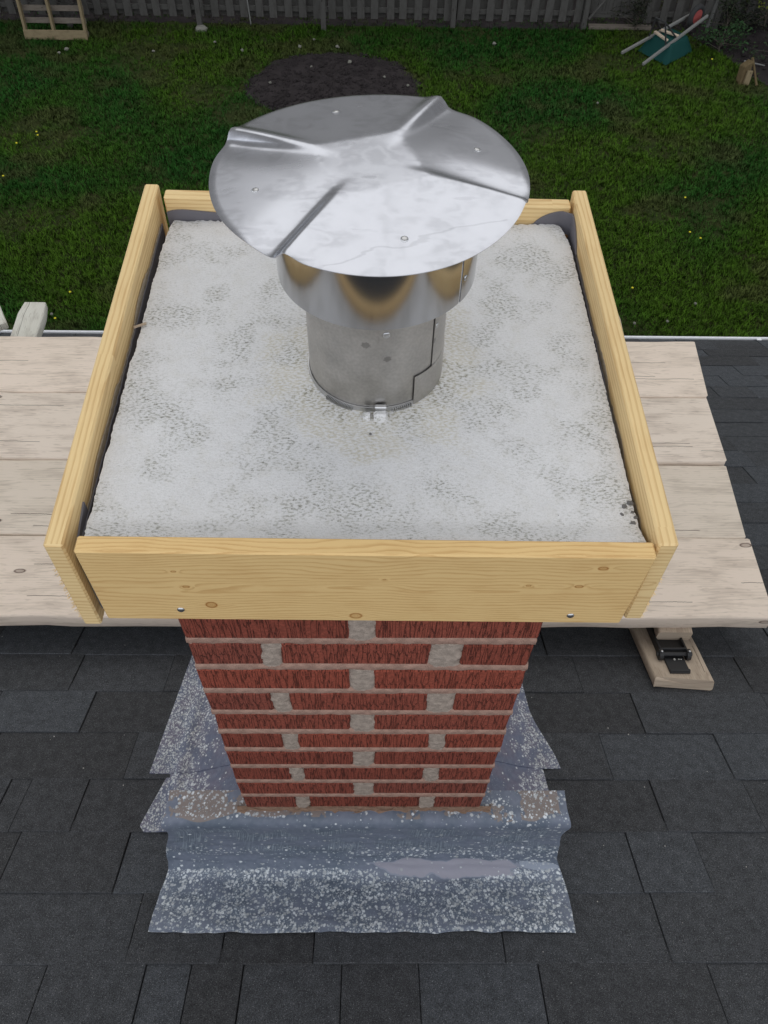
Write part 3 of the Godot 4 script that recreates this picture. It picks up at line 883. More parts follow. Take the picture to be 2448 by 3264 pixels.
func build_chimney() -> void:
	var ch := thing("brick_chimney", "red brick chimney with a pale concrete crown rising through the shingle roof", "chimney", Vector3(0, 0, 0))
	var H := 0.0697
	part(ch, "mortar_core", bevel_box(Vector3(0.413, 1.32, 0.583), 0.0, 1), M.mortar, at(Vector3(0, 0.095, -0.085)))
	var s := 400
	for i in 11:
		var y := i * H + (0.0 if i == 0 else 0.0)
		var y0 := y + (0.002 if i == 0 else 0.0078); var y1 := (i + 1) * H - 0.0078
		var bh := y1 - y0; var yc := (y0 + y1) * 0.5
		var spans := [[-0.21, -0.1235], [-0.098, 0.0875], [0.1245, 0.21]] if i % 2 == 0 else [[-0.21, -0.0165], [0.0165, 0.21]]
		if i == 8: spans = [[-0.21, -0.124], [-0.1, 0.084], [0.123, 0.21]]
		if i % 2 == 0 and i < 6: spans = [[-0.21, -0.119], [-0.096, 0.099], [0.124, 0.21]]
		for p in spans:
			var ws: float = p[1] - p[0] + rng.randf_range(-0.003, 0.002)
			var dz := 0.19 if ws < 0.12 else 0.09           # the short faces are the heads of stretchers that run back along the side
			part(ch, "brick", brick_mesh(ws, bh + rng.randf_range(-0.002, 0.001), dz, s), M.brick[rng.randi() % 4], at(Vector3((p[0] + p[1]) * 0.5, yc, 0.21 - dz * 0.5 + rng.randf_range(-0.001, 0.001))))
			s += 1
		for j in spans.size() - 1:
			var g0: float = spans[j][1]; var g1: float = spans[j + 1][0]
			part(ch, "mortar_joint", head_joint(g1 - g0, H - 0.010, s), M.mortar, at(Vector3((g0 + g1) * 0.5, yc, 0.2098)))
			s += 1
		if i > 0:
			part(ch, "mortar_joint", bed_joint(0.4205, s), M.mortar_pink, at(Vector3(0, y, 0.2095)))
			for sd in [-1.0, 1.0]:
				part(ch, "mortar_joint", bed_joint(0.59, s + 7), M.mortar_pink, at(Vector3(0.2095 * sd, y, -0.086), Vector3(0, 90 * sd, 0)))
	# the two flanks run down behind the lead to the falling roof
	for i in range(-6, 11):
		var y0 := i * H + 0.0078; var y1 := (i + 1) * H - 0.0078
		for sd in [-1.0, 1.0]:
			var z := 0.004 if i % 2 == 0 else 0.104
			if i < 0: z = 0.20
			while z > -0.36:
				var z1 := maxf(z - 0.19, -0.376)
				if y1 > roof_y(z1) and z - z1 > 0.03:
					part(ch, "brick", brick_mesh(z - z1, y1 - y0, 0.09, s), M.brick[rng.randi() % 4], at(Vector3(sd * 0.165, (y0 + y1) * 0.5, (z + z1) * 0.5), Vector3(0, 90, 0)))
				s += 1
				z = z1 - 0.016
			if i < 0: part(ch, "mortar_joint", bed_joint(0.59, s + 7), M.mortar_pink, at(Vector3(0.2095 * sd, i * H, -0.086), Vector3(0, 90 * sd, 0)))
	# old wider stack that carries the new one, under the lead
	part(ch, "base_block", bevel_box(Vector3(0.70, 0.33, 0.05), 0.004, 0), M.mortar, at(Vector3(0.008, -0.175, 0.204)))
	# mortar bedding that spills out under the first course
	var nb := noise(31, 9.0)
	part(ch, "mortar_bed", sheet(70, 6, func(u: float, v: float):
		var x := lerpf(-0.225, 0.228, u)
		var t: float = v
		return Vector3(x, 0.009 - 0.007 * t + 0.003 * nb.get_noise_2d(x * 3.0, t), 0.2085 + (0.010 + 0.006 * nb.get_noise_1d(x * 4.0)) * t),
		func(u: float, v: float): return Vector2(u * 0.45, v * 0.03), 0.01, Vector3(0, 1, 0.5)), M.mortar_dark)
	# crown
	var nc := noise(77, 5.0, FastNoiseLite.TYPE_SIMPLEX_SMOOTH, 4)
	var ne := noise(78, 30.0, FastNoiseLite.TYPE_SIMPLEX, 3)
	var N := 150
	var crown := sheet(N, N, func(u: float, v: float):
		var zz := lerpf(-0.3665, 0.2115, v)
		var gl := -0.2840 + 0.0022 * nc.get_noise_1d(zz * 3.0) + 0.0011 * ne.get_noise_1d(zz * 5.0) + 0.003 * (1.0 - v)
		var gr := 0.2905 - 0.0020 * (1.0 - v) + 0.0010 * ne.get_noise_1d(zz * 5.0 + 30.0)
		gl += 0.005 * smoothstep(0.93, 1.0, v)
		if zz < -0.28:
			gl += 0.007 * pow((-0.28 - zz) / 0.0865, 3.0)
			gr -= 0.011 * pow((-0.28 - zz) / 0.0865, 3.0)
		var x := lerpf(gl, gr, u)
		if v == 0.0: zz += 0.003 * ne.get_noise_1d(x * 4.0 + 60.0)
		var dp := Vector2(x - 0.014, zz + 0.064).length()
		var edge := minf(minf(u, 1.0 - u), minf(v, 1.0 - v))
		var y := 0.8115 + 0.010 * smoothstep(0.0, 1.0, v) + 0.012 * smoothstep(0.93, 1.0, v) + 0.002 * smoothstep(0.30, 0.10, dp) + (0.001 + 0.005 * smoothstep(0.05, -0.03, zz + 0.064)) * smoothstep(0.120, 0.082, dp)
		y += 0.0014 * nc.get_noise_2d(x * 2.0, zz * 2.0) + 0.0003 * ne.get_noise_2d(x * 3.0, zz * 5.0)
		y -= 0.0005 * smoothstep(0.004, 0.0, edge)
		return Vector3(x, y, zz),
		func(u: float, v: float): return Vector2(u, v), 0.045, Vector3.UP)
	part(ch, "concrete_crown", crown, M.concrete, Transform3D(), "pale grey trowelled concrete slab with rough patches")

# ------------------------------------------------------------------ lead flashing
func build_flashing() -> void:
	var fl := thing("lead_flashing", "bluish grey lead flashing splashed with white, dressed round the chimney foot", "flashing", Vector3(0, 0, 0))
	var n := noise(88, 4.0)
	var prof := [Vector2(0.178, 0.002), Vector2(0.200, 0.002), Vector2(0.216, 0.0035), Vector2(0.226, 0.003), Vector2(0.235, -0.002), Vector2(0.2395, -0.012), Vector2(0.240, -0.028), Vector2(0.2385, -0.06), Vector2(0.239, -0.11), Vector2(0.242, -0.155), Vector2(0.250, -0.195), Vector2(0.262, -0.218), Vector2(0.278, -0.2255), Vector2(0.296, -0.221), Vector2(0.325, -0.2095), Vector2(0.355, -0.1965), Vector2(0.3785, -0.1865)]
	var lens := [0.0]
	for k in prof.size() - 1: lens.append(lens[k] + prof[k].distance_to(prof[k + 1]))
	var total: float = lens[-1]
	var sample := func(t: float) -> Vector2:
		var d := t * total
		for k in prof.size() - 1:
			if d <= lens[k + 1] + 1e-9: return prof[k].lerp(prof[k + 1], (d - lens[k]) / (lens[k + 1] - lens[k]))
		return prof[-1]
	var pan := sheet(90, 64, func(u: float, v: float):
		var p: Vector2 = sample.call(v)
		# side edges: narrow on the ledge, bulging at the corner, flaring where the sheet lies on the roof
		var xl := lerpf(-0.350, -0.354, smoothstep(0.0, 0.2, v)) - 0.036 * smoothstep(0.22, 0.70, v) - 0.004 * smoothstep(0.7, 1.0, v) - 0.006 * exp(-pow((v - 0.17) / 0.04, 2.0)) + 0.010 * exp(-pow((v - 0.66) / 0.10, 2.0))
		var xr := 0.366 + 0.006 * exp(-pow((v - 0.17) / 0.05, 2.0)) + 0.030 * smoothstep(0.30, 0.75, v) - 0.002 * smoothstep(0.8, 1.0, v) - 0.012 * exp(-pow((v - 0.62) / 0.12, 2.0))
		var x := lerpf(xl, xr, u)
		var y := p.y + 0.009 * smoothstep(0.55, 0.75, v); var z := p.x
		# dents, and the lump in the valley
		var soft := smoothstep(0.2, 0.35, v)
		z += 0.004 * n.get_noise_2d(x * 3.0, v * 3.0) * soft
		y += 0.0025 * n.get_noise_2d(x * 2.5 + 9.0, v * 4.0) * smoothstep(0.55, 0.75, v)
		y += 0.006 * exp(-pow((v - 0.665) / 0.035, 2.0)) * smoothstep(0.45, 0.6, u) * smoothstep(0.93, 0.8, u)
		if v == 1.0: z += 0.0012 * n.get_noise_1d(x * 6.0); y -= 0.003
		return Vector3(x, y, z),
		func(u: float, v: float): return Vector2(u, v), 0.003, Vector3(0, 1, 0.7))
	part(fl, "head_flashing", pan, M.lead_front)
	# side pieces: from the brick wall out over the roof. q: outer edge as x at z; w0: height at the wall above the roof
	var side := func(sd: float, z0: float, z1: float, outer: Callable, lift: float, wallh: Callable, nm: String, sk: float):
		var m := sheet(40, 44, func(u: float, v: float):                   # u: up the roof (z), v: from the wall outwards
			var xo: float = outer.call(u)
			var x := lerpf(0.2135, xo, v)
			var z := lerpf(z0, z1, u) + sk * (v - 0.5) * (1.0 if u > 0.98 else 0.0)
			var wh: float = wallh.call(u)
			var t := clampf((x - 0.2135) / 0.205, 0.0, 1.0)
			var h := wh * pow(1.0 - t, 1.5) + lift + 0.011
			h += 0.004 * n.get_noise_2d(x * 4.0 + sd * 5.0, z * 4.0) * smoothstep(0.0, 0.2, v) * smoothstep(1.0, 0.7, v)
			h += 0.006 * exp(-pow((x - 0.413) / 0.012, 2.0)) * (1.0 if sd < 0 else 0.4)
			return Vector3(x * sd, roof_y(z) + h, z),
			func(u: float, v: float):
				return Vector2((lerpf(0.2135, outer.call(u), v) - 0.2135) / 0.29, lerpf(z0, z1, u) * 2.4 + 0.3), 0.003, Vector3(sd * 0.5, 1, 0))
		part(fl, nm, m, M.lead_side)
	# outer edges measured on the roof
	side.call(-1.0, -0.36, 0.026, func(u: float): return 0.461 + 0.019 * u, 0.004, func(u: float): return 0.085 + 0.03 * u, "side_flashing", 0.0)
	side.call(-1.0, 0.0, 0.172, func(u: float): return lerpf(0.432, 0.472, u) - 0.014 * smoothstep(0.9, 1.0, u), 0.0, func(u: float): return 0.115 + 0.03 * u, "side_flashing", -0.004)
	side.call(1.0, -0.30, 0.016, func(u: float): return 0.397 + 0.010 * u + 0.036 * smoothstep(0.42, 1.0, u), 0.004, func(u: float): return 0.085 + 0.03 * u, "side_flashing", -0.010)
	side.call(1.0, 0.0, 0.172, func(u: float): return 0.402 + 0.006 * u, 0.0, func(u: float): return 0.115 + 0.03 * u, "side_flashing", 0.0)

# ------------------------------------------------------------------ pine boards round the crown
func build_formwork() -> void:
	var fw := thing("crown_formwork", "fresh pine boards screwed into a frame around the concrete crown", "wooden frame", Vector3(0, 0, 0))
	# front board: corners as measured, right end cut off a little slanted
	var fx0 := -0.2795; var fx1 := 0.2935
	var L := fx1 - fx0
	var front := bevel_box(Vector3(L, 0.131, 0.020), 0.0018, 0, Vector2(0.0, -0.62 + 0.0), func(p: Vector3):
		var q := p
		var t := (p.x / L) + 0.5
		q.y += lerpf(0.002, -0.0035, t)
		if p.x < 0: q.x += 0.002 * (1.0 - (p.y / 0.131 + 0.5))
		else: q.x -= 0.006 * (1.0 - (p.y / 0.131 + 0.5))
		return q)
	var fb := part(fw, "board", front, M.pine_front, at(Vector3((fx0 + fx1) * 0.5, 0.7815, 0.222)))
	var back := bevel_box(Vector3(0.576, 0.131, 0.020), 0.0018, 0, Vector2(0.2, 0.02), func(p: Vector3): return p + Vector3(0, -0.008 * (p.x / 0.576), 0))
	part(fw, "board", back, M.pine, at(Vector3(0.004, 0.7755, -0.381)))
	# side boards run past the ends of the front board
	var sidef := func(w: float, y_f: float, y_b: float, splay: float):
		return func(p: Vector3): return p + Vector3(0.0 * splay * (p.y / w), lerpf(y_b, y_f, p.z / 0.62 + 0.5), 0)
	var lb := bevel_box(Vector3(0.020, 0.158, 0.622), 0.0022, 2, Vector2(0.4, 0.05), sidef.call(0.158, -0.0025, 0.0025, 0.003))
	part(fw, "board", lb, M.pine, at(Vector3(-0.3045, 0.765, -0.091)))
	var rb := bevel_box(Vector3(0.020, 0.147, 0.622), 0.0022, 2, Vector2(0.9, 0.045), sidef.call(0.147, 0.0025, -0.0025, -0.001))
	part(fw, "board", rb, M.pine, at(Vector3(0.306, 0.7745, -0.090)))
	# ragged saw fibres at the ends of the side boards
	var fs := SurfaceTool.new()
	fs.begin(Mesh.PRIMITIVE_TRIANGLES)
	var r := RandomNumberGenerator.new(); r.seed = 5
	for sd in [-1.0, 1.0]:
		for k in 46:
			var y := r.randf_range(0.693, 0.80) if sd < 0 else r.randf_range(0.705, 0.79)
			var x: float = sd * (0.3135 + r.randf_range(-0.001, 0.001))
			add_tube(fs, Vector3(x, y, 0.219), Vector3(x + sd * r.randf_range(0.001, 0.004), y + r.randf_range(-0.003, 0.001), 0.220 + r.randf_range(-0.001, 0.003)), 0.0005, 0.0002, 3)
	part(fw, "saw_fibre", fs.commit(), M.pine).set_meta("kind", "stuff")
	# two washer-head screws through the front board
	for p in [Vector3(-0.194, 0.739, 0.2322), Vector3(0.229, 0.730, 0.2322)]:
		part(fw, "screw", dome(0.0042, 0.002), M.steel, at(p, Vector3(90, 0, 0)))
	# strips of roofing felt between the boards and the slab
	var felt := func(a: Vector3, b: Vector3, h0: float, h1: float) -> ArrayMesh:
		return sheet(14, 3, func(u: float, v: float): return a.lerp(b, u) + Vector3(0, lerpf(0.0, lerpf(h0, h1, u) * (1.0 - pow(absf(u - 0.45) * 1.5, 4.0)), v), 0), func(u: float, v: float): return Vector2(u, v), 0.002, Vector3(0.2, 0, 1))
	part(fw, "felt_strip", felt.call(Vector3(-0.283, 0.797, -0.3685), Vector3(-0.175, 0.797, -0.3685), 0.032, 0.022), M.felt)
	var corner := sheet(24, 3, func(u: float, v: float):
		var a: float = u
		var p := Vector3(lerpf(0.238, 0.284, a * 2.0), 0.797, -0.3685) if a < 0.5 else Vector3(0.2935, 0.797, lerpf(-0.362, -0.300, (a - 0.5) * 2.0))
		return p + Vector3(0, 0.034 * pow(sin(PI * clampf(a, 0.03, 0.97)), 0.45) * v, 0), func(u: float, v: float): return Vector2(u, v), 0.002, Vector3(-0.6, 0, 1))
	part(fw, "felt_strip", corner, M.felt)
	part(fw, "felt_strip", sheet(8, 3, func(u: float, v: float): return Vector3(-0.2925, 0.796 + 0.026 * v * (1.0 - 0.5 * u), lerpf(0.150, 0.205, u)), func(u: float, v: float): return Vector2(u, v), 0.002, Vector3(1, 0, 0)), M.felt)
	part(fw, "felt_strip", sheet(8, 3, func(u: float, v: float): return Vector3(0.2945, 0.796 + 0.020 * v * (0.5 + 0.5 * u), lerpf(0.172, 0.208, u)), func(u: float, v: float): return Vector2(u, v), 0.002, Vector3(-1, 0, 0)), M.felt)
	# sheets added for the dark shade in the gap, and mortar smeared above it
	var nm := noise(601, 6.0, FastNoiseLite.TYPE_SIMPLEX, 4)
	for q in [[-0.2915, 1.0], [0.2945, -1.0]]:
		part(fw, "gap_shade_sheet", sheet(90, 2, func(u: float, v: float):
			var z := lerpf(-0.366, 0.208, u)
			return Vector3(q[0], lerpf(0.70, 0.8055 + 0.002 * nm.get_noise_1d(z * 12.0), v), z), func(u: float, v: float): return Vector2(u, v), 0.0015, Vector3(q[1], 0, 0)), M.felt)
		part(fw, "mortar_smear", sheet(120, 4, func(u: float, v: float):
			var z := lerpf(-0.355, 0.200, u)
			var h := 0.002 + 0.009 * smoothstep(-0.35, 0.5, nm.get_noise_1d(z * 0.7 + q[0] * 40.0)) + 0.0015 * nm.get_noise_1d(z * 9.0)
			return Vector3(q[0] - q[1] * 0.0012, lerpf(0.800, 0.8065 + h, v), z), func(u: float, v: float): return Vector2(u * 1.1, v * 0.05), 0.0008, Vector3(q[1], 0, 0)), M.mortar_grey)
	part(fw, "gap_shade_sheet", sheet(60, 2, func(u: float, v: float): return Vector3(lerpf(-0.283, 0.288, u), lerpf(0.70, 0.806, v), -0.3695), func(u: float, v: float): return Vector2(u, v), 0.0015, Vector3(0, 0, 1)), M.felt)  # same added sheet, shading the gap along the back board
	# crumbs and a splinter lying on the slab
	var spots := [Vector3(0.287, 0.146, 7), Vector3(0.280, 0.151, 6), Vector3(0.276, 0.162, 4), Vector3(0.285, 0.173, 7), Vector3(0.281, 0.183, 6), Vector3(0.289, 0.166, 5), Vector3(0.266, 0.169, 3), Vector3(0.214, 0.182, 4), Vector3(0.287, 0.159, 4), Vector3(0.208, 0.164, 3), Vector3(0.009, 0.052, 3)]
	for k in spots.size():
		var q: Vector3 = spots[k]
		single("mortar_crumb", lump(Vector3(0.0006, 0.0004, 0.0005) * q.z, 20 + k, 0.7), M.crumb, "dark grey crumb of mortar lying on the concrete just in front of the flue pipe" if q.y < 0.1 else ("dark grey crumb of mortar by the front board, away from the cluster" if q.x < 0.25 else "dark grey mortar crumb in the cluster at the right front corner of the crown"), "crumb", "crumbs on the crown", "", at(Vector3(q.x, 0.8205 if q.y > 0.1 else 0.823, q.y), Vector3(0, k * 50, 0)))
	single("wood_splinter", bevel_box(Vector3(0.017, 0.002, 0.004), 0.0006), M.old_wood, "grey splinter poking from the gap beside the left pine board", "splinter", "", "", at(Vector3(-0.283, 0.8165, -0.135), Vector3(0, 20, 8)))

# ------------------------------------------------------------------ flue and cap
func cap_height(x: float, z: float) -> float:
	var r := Vector2(x, z).length()
	var d := -1.0
	for k in 4:
		var a := deg_to_rad([69.0, 161.5, 251.5, 340.0][k])
		d = maxf(d, x * cos(a) + z * sin(a)) if true else d
	var y := -0.128 * maxf(0.0, d - 0.045)
	for k in 4:
		var a := deg_to_rad([19.2, 118.9, 204.4, 298.8][k])
		var sgn: float = [-1.0, 1.0, -1.0, 1.0][k]                   # towards the low field on one side of each fold
		var along := x * cos(a) + z * sin(a)
		var p := (-x * sin(a) + z * cos(a)) * sgn
		if along > 0.025:
			var g := smoothstep(0.025, 0.150, along)
			if p < 0.0: y += g * 0.0052 * exp(-pow(p / 0.012, 2.0))
			else: y += g * (0.0052 * exp(-pow(p / 0.0062, 2.0)) - 0.0040 * smoothstep(0.0, 0.012, p) * exp(-pow(maxf(0.0, p - 0.014) / 0.022, 2.0)))
	return y

func build_flue() -> void:
	var c := Vector3(0.014, 0.0, -0.064)
	var f := thing("flue_cap", "stainless steel flue pipe with a round rain cap on the concrete crown", "chimney cap", c)
	var pipe := part(f, "flue_pipe", curved(0.079, 53.6, 412.4, 0.795, 1.0, 0.0012, 96), M.flue)
	part(f, "inner_liner", curved(0.070, -180, 180, 0.795, 1.0, 0.0012, 48), M.flue)
	# lapped seam: the overlapping edge stands a little proud and throws a line
	part(pipe, "pipe_seam", curved(0.0802, 53.5, 110, 0.80, 0.985, 0.0012, 20), M.flue)
	# lower collar with its open end at the right and the slots of its tongue
	var col := part(f, "collar", curved(0.0812, 33.5, 200, 0.822, 0.8645, 0.0010, 40), M.flue)
	# riveted tab under the wind band
	var tab := part(f, "tab", curved(0.0801, 2.4, 14.8, 0.9250, 0.985, 0.0010, 5), M.flue)
	var ra := deg_to_rad(8.1)
	part(tab, "rivet", dome(0.0042, 0.0016), M.steel, Transform3D(Basis(Vector3.UP, ra) * Basis(Vector3.RIGHT, PI / 2), Vector3(0.0802 * sin(ra), 0.9365, 0.0802 * cos(ra))))
	ra = deg_to_rad(56.5)
	part(f, "rivet", dome(0.0034, 0.0016), M.steel, Transform3D(Basis(Vector3.UP, ra) * Basis(Vector3.RIGHT, PI / 2), Vector3(0.0803 * sin(ra), 0.9205, 0.0803 * cos(ra))))
	# hose clamp half sunk in the mortar
	var cl := part(f, "hose_clamp", curved(0.0808, -180, 180, 0.8165, 0.8285, 0.0012, 72), M.steel)
	for k in 30:
		var a := -43.5 + k * 1.28
		if k >= 20: a = 14.5 + (k - 20) * 1.75
		part(cl, "clamp_tooth", curved(0.0832, a, a + (0.55 if k < 20 else 0.75), 0.8190, 0.8268, 0.0022, 1), M.steel)
	var house := at(Vector3(0.0815 * sin(deg_to_rad(4)) + 0.001, 0.8245, 0.0905), Vector3(-8, 4, 0))
	part(cl, "clamp_housing", bevel_box(Vector3(0.0165, 0.0125, 0.0125), 0.003, 0), M.concrete, house)
	part(cl, "clamp_screw", tube(Vector3(-0.0135, 0.824, 0.0895), Vector3(-0.0055, 0.824, 0.090), 0.0055, 0.0055, 10), M.concrete)
	part(cl, "clamp_saddle", bevel_box(Vector3(0.014, 0.005, 0.006), 0.001, 0), M.steel, at(Vector3(0.0065, 0.8325, 0.0835)))
	# wind band
	var bd := part(f, "wind_band", curved(0.106, 54.2, 413.2, 0.9665, 1.058, 0.0008, 128), M.band)
	part(bd, "band_seam", curved(0.1068, 54.2, 120, 0.9668, 1.0575, 0.0008, 16), M.band)
	ra = deg_to_rad(57.7)
	part(bd, "rivet", dome(0.0032, 0.0015), M.steel, Transform3D(Basis(Vector3.UP, ra) * Basis(Vector3.RIGHT, PI / 2), Vector3(0.1069 * sin(ra), 0.9938, 0.1069 * cos(ra))))
	# straps that carry the band and the cap
	for k in 4:
		var a := deg_to_rad(30 + 90 * k)
		part(f, "strap", tube(Vector3(0.080 * sin(a), 0.985, 0.080 * cos(a)), Vector3(0.105 * sin(a), 0.985, 0.105 * cos(a)), 0.003, 0.003, 6), M.steel)
		part(f, "strap", tube(Vector3(0.1045 * sin(a), 1.05, 0.1045 * cos(a)), Vector3(0.108 * sin(a), 1.064, 0.108 * cos(a)), 0.003, 0.003, 6), M.steel)
	# the cap: a disc pressed into four falling fields between four raised ribs
	var R := 0.157
	var o := Vector3(-0.007, 1.0825, -0.004)
	var capm := sheet(200, 40, func(u: float, v: float):
		var a: float = TAU * u
		var x := R * v * cos(a); var z := R * v * sin(a)
		var y := cap_height(x, z)
		if v > 0.985: y -= 0.001
		return Vector3(x, y, z),
		func(u: float, v: float): return Vector2(0.5 + 0.5 * v * cos(TAU * u), 0.5 + 0.5 * v * sin(TAU * u)), 0.0011, Vector3.UP, true)
	var cp := part(f, "rain_cap", capm, M.cap, at(o))
	for k in 4:
		var a := deg_to_rad([74.0, 161.5, 251.5, 340.0][k])
		var rr := 0.115
		part(cp, "rivet", dome(0.0038, 0.0016), M.steel, at(Vector3(rr * cos(a), cap_height(rr * cos(a), rr * sin(a)), rr * sin(a)), Vector3(11 * sin(a), 0, -11 * cos(a))))

# ------------------------------------------------------------------ scaffold planks and their brackets
func build_scaffold() -> void:
	var zc := [[-0.393, -0.647], [-0.651, -0.919], [-0.923, -1.190], [-1.194, -1.452]]
	var xr := [1.058, 1.055, 1.067, 1.080]
	var labels := ["weathered wooden plank nearest the brick chimney, its front edge facing the camera", "second weathered plank behind the chimney, with knots near its right end", "third weathered plank behind the chimney, its right end spotted brown", "weathered plank farthest from the chimney, beside the white gutter"]
	for k in 4:
		var x0 := -2.6; var x1: float = xr[k]
		var z0: float = zc[k][0]; var z1: float = zc[k][1]
		var L := x1 - x0
		var th := 0.054
		var end := func(v: Vector3):
			if v.x > L * 0.5 - 0.005:
				v.x -= (v.z / (z0 - z1)) * [0.0, 0.008, 0.006, 0.016][k]
				if absf(v.z) > (z0 - z1) * 0.5 - 0.004: v.x -= 0.004
			return v
		single("scaffold_plank", timber(L, z0 - z1, th, 500 + k, 0.004, Vector2(0.37 * k, 0.11 * k), end), M.plank[k % 3], labels[k], "plank", "planks of the roof scaffold", "", at(Vector3((x0 + x1) * 0.5, -0.370 - th * 0.5 + [0.0, -0.003, 0.001, -0.002][k], (z0 + z1) * 0.5), Vector3([0.3, 0, -0.2, 0][k], [0.1, -0.1, 0.0, 0.1][k], 0)))
	# level bearers under the planks
	var bl := ["grey wooden bearer sticking out beyond the planks at the left", "grey wooden bearer under the right part of the planks, beside the steel bracket"]
	for k in 2:
		var xa: float = [-1.150, 0.815][k]; var xb: float = [-1.178, 0.840][k]
		var a := Vector3(xa, -0.4450, -0.384); var b := Vector3(xb, -0.4450, -1.690)
		var d := b - a
		var end2 := func(v: Vector3):
			if v.x > d.length() * 0.5 - 0.03: v.z *= 0.93
			if v.x > d.length() * 0.5 - 0.01: v.y *= 0.8; v.z *= 0.9
			return v
		var m := Transform3D(Basis(d.normalized(), Vector3.UP, d.normalized().cross(Vector3.UP)), (a + b) * 0.5)
		single("bearer", timber(d.length(), 0.090, 0.040, 520 + k, 0.002, Vector2(0.2, 0.1), end2), [M.grey_wood, M.old_wood][k], bl[k], "bearer", "bearers under the planks", "", m)
	# a board end at the far left, corner first
	var lb := Transform3D(Basis(Vector3.UP, deg_to_rad(-62)), Vector3(-1.38, -0.44, -1.735))
	single("board_offcut", bevel_box(Vector3(0.40, 0.03, 0.09), 0.003, 0, Vector2(0.4, 0.2)), M.grey_wood, "pale board corner at the left picture edge above the gutter", "board", "", "", lb)
	# right roof bracket: a board laid on the shingles and a folding steel bracket on it
	var al := atan(ROOF_S)
	var base := Transform3D(Basis(Vector3.RIGHT, -al), Vector3(0.808, roof_y(-0.234) + 0.011, -0.234))   # local +z runs up the roof
	var nb := noise(530, 20.0)
	var bt := timber(0.75, 0.150, 0.032, 531, 0.002, Vector2(0.1, 0.3), func(v: Vector3):
		if v.x > 0.36: v.x += 0.008 * nb.get_noise_1d(v.z * 4.0) - (0.006 if v.z > 0.035 else 0.0)
		return v)
	var bw := single("bracket_board", bt, M.old_wood, "split wooden board lying on the shingles under the black steel bracket", "board", "", "", base * Transform3D(Basis(Vector3.UP, -PI / 2), Vector3(0.0, 0.016, -0.375)))
	bw.name = bw.name
	var br := thing("roof_bracket", "black folding steel roof bracket holding up the right bearer", "bracket", Vector3.ZERO)
	br.transform = base * Transform3D(Basis(), Vector3(-0.006, 0.032, 0))
	part(br, "foot_plate", bevel_box(Vector3(0.052, 0.006, 0.30), 0.001, 2), M.black_steel, at(Vector3(0.0, 0.003, -0.172)))
	part(br, "foot_lip", bevel_box(Vector3(0.052, 0.004, 0.008), 0.001), M.black_steel, at(Vector3(0.0, 0.008, -0.027)))
	for s in [-1.0, 1.0]:
		part(br, "side_plate", bevel_box(Vector3(0.005, 0.026, 0.22), 0.001, 2), M.black_steel, at(Vector3(s * 0.034, 0.015, -0.185), Vector3(2, 0, 0)))
		part(br, "hinge_ear", tube(Vector3(s * 0.031, 0.014, -0.082), Vector3(s * 0.041, 0.014, -0.082), 0.015, 0.015, 14), M.black_steel)
		part(br, "bolt_head", dome(0.0035, 0.003), M.steel, at(Vector3(s * 0.036, 0.0300, -0.076)))
		part(br, "rib", bevel_box(Vector3(0.004, 0.014, 0.11), 0.001, 2), M.black_steel, at(Vector3(s * 0.015 + 0.004, 0.016, -0.20), Vector3(3, 0, 0)))
	part(br, "web_plate", bevel_box(Vector3(0.070, 0.004, 0.20), 0.001, 2), M.black_steel, at(Vector3(0, 0.014, -0.19), Vector3(2, 0, 0)))
	part(br, "hinge_pin", tube(Vector3(-0.046, 0.016, -0.082), Vector3(0.046, 0.016, -0.082), 0.006, 0.006, 10), M.black_steel)
	part(br, "cross_bar", bevel_box(Vector3(0.072, 0.012, 0.006), 0.001), M.black_steel, at(Vector3(0, 0.020, -0.095)))
	for k in 3:
		part(br, "mortar_blob", lump(Vector3(0.003, 0.002, 0.003) * [1.2, 0.8, 0.7][k], 540 + k, 0.4), M.stone, at(Vector3([-0.002, 0.010, 0.016][k], 0.008, -0.070)))

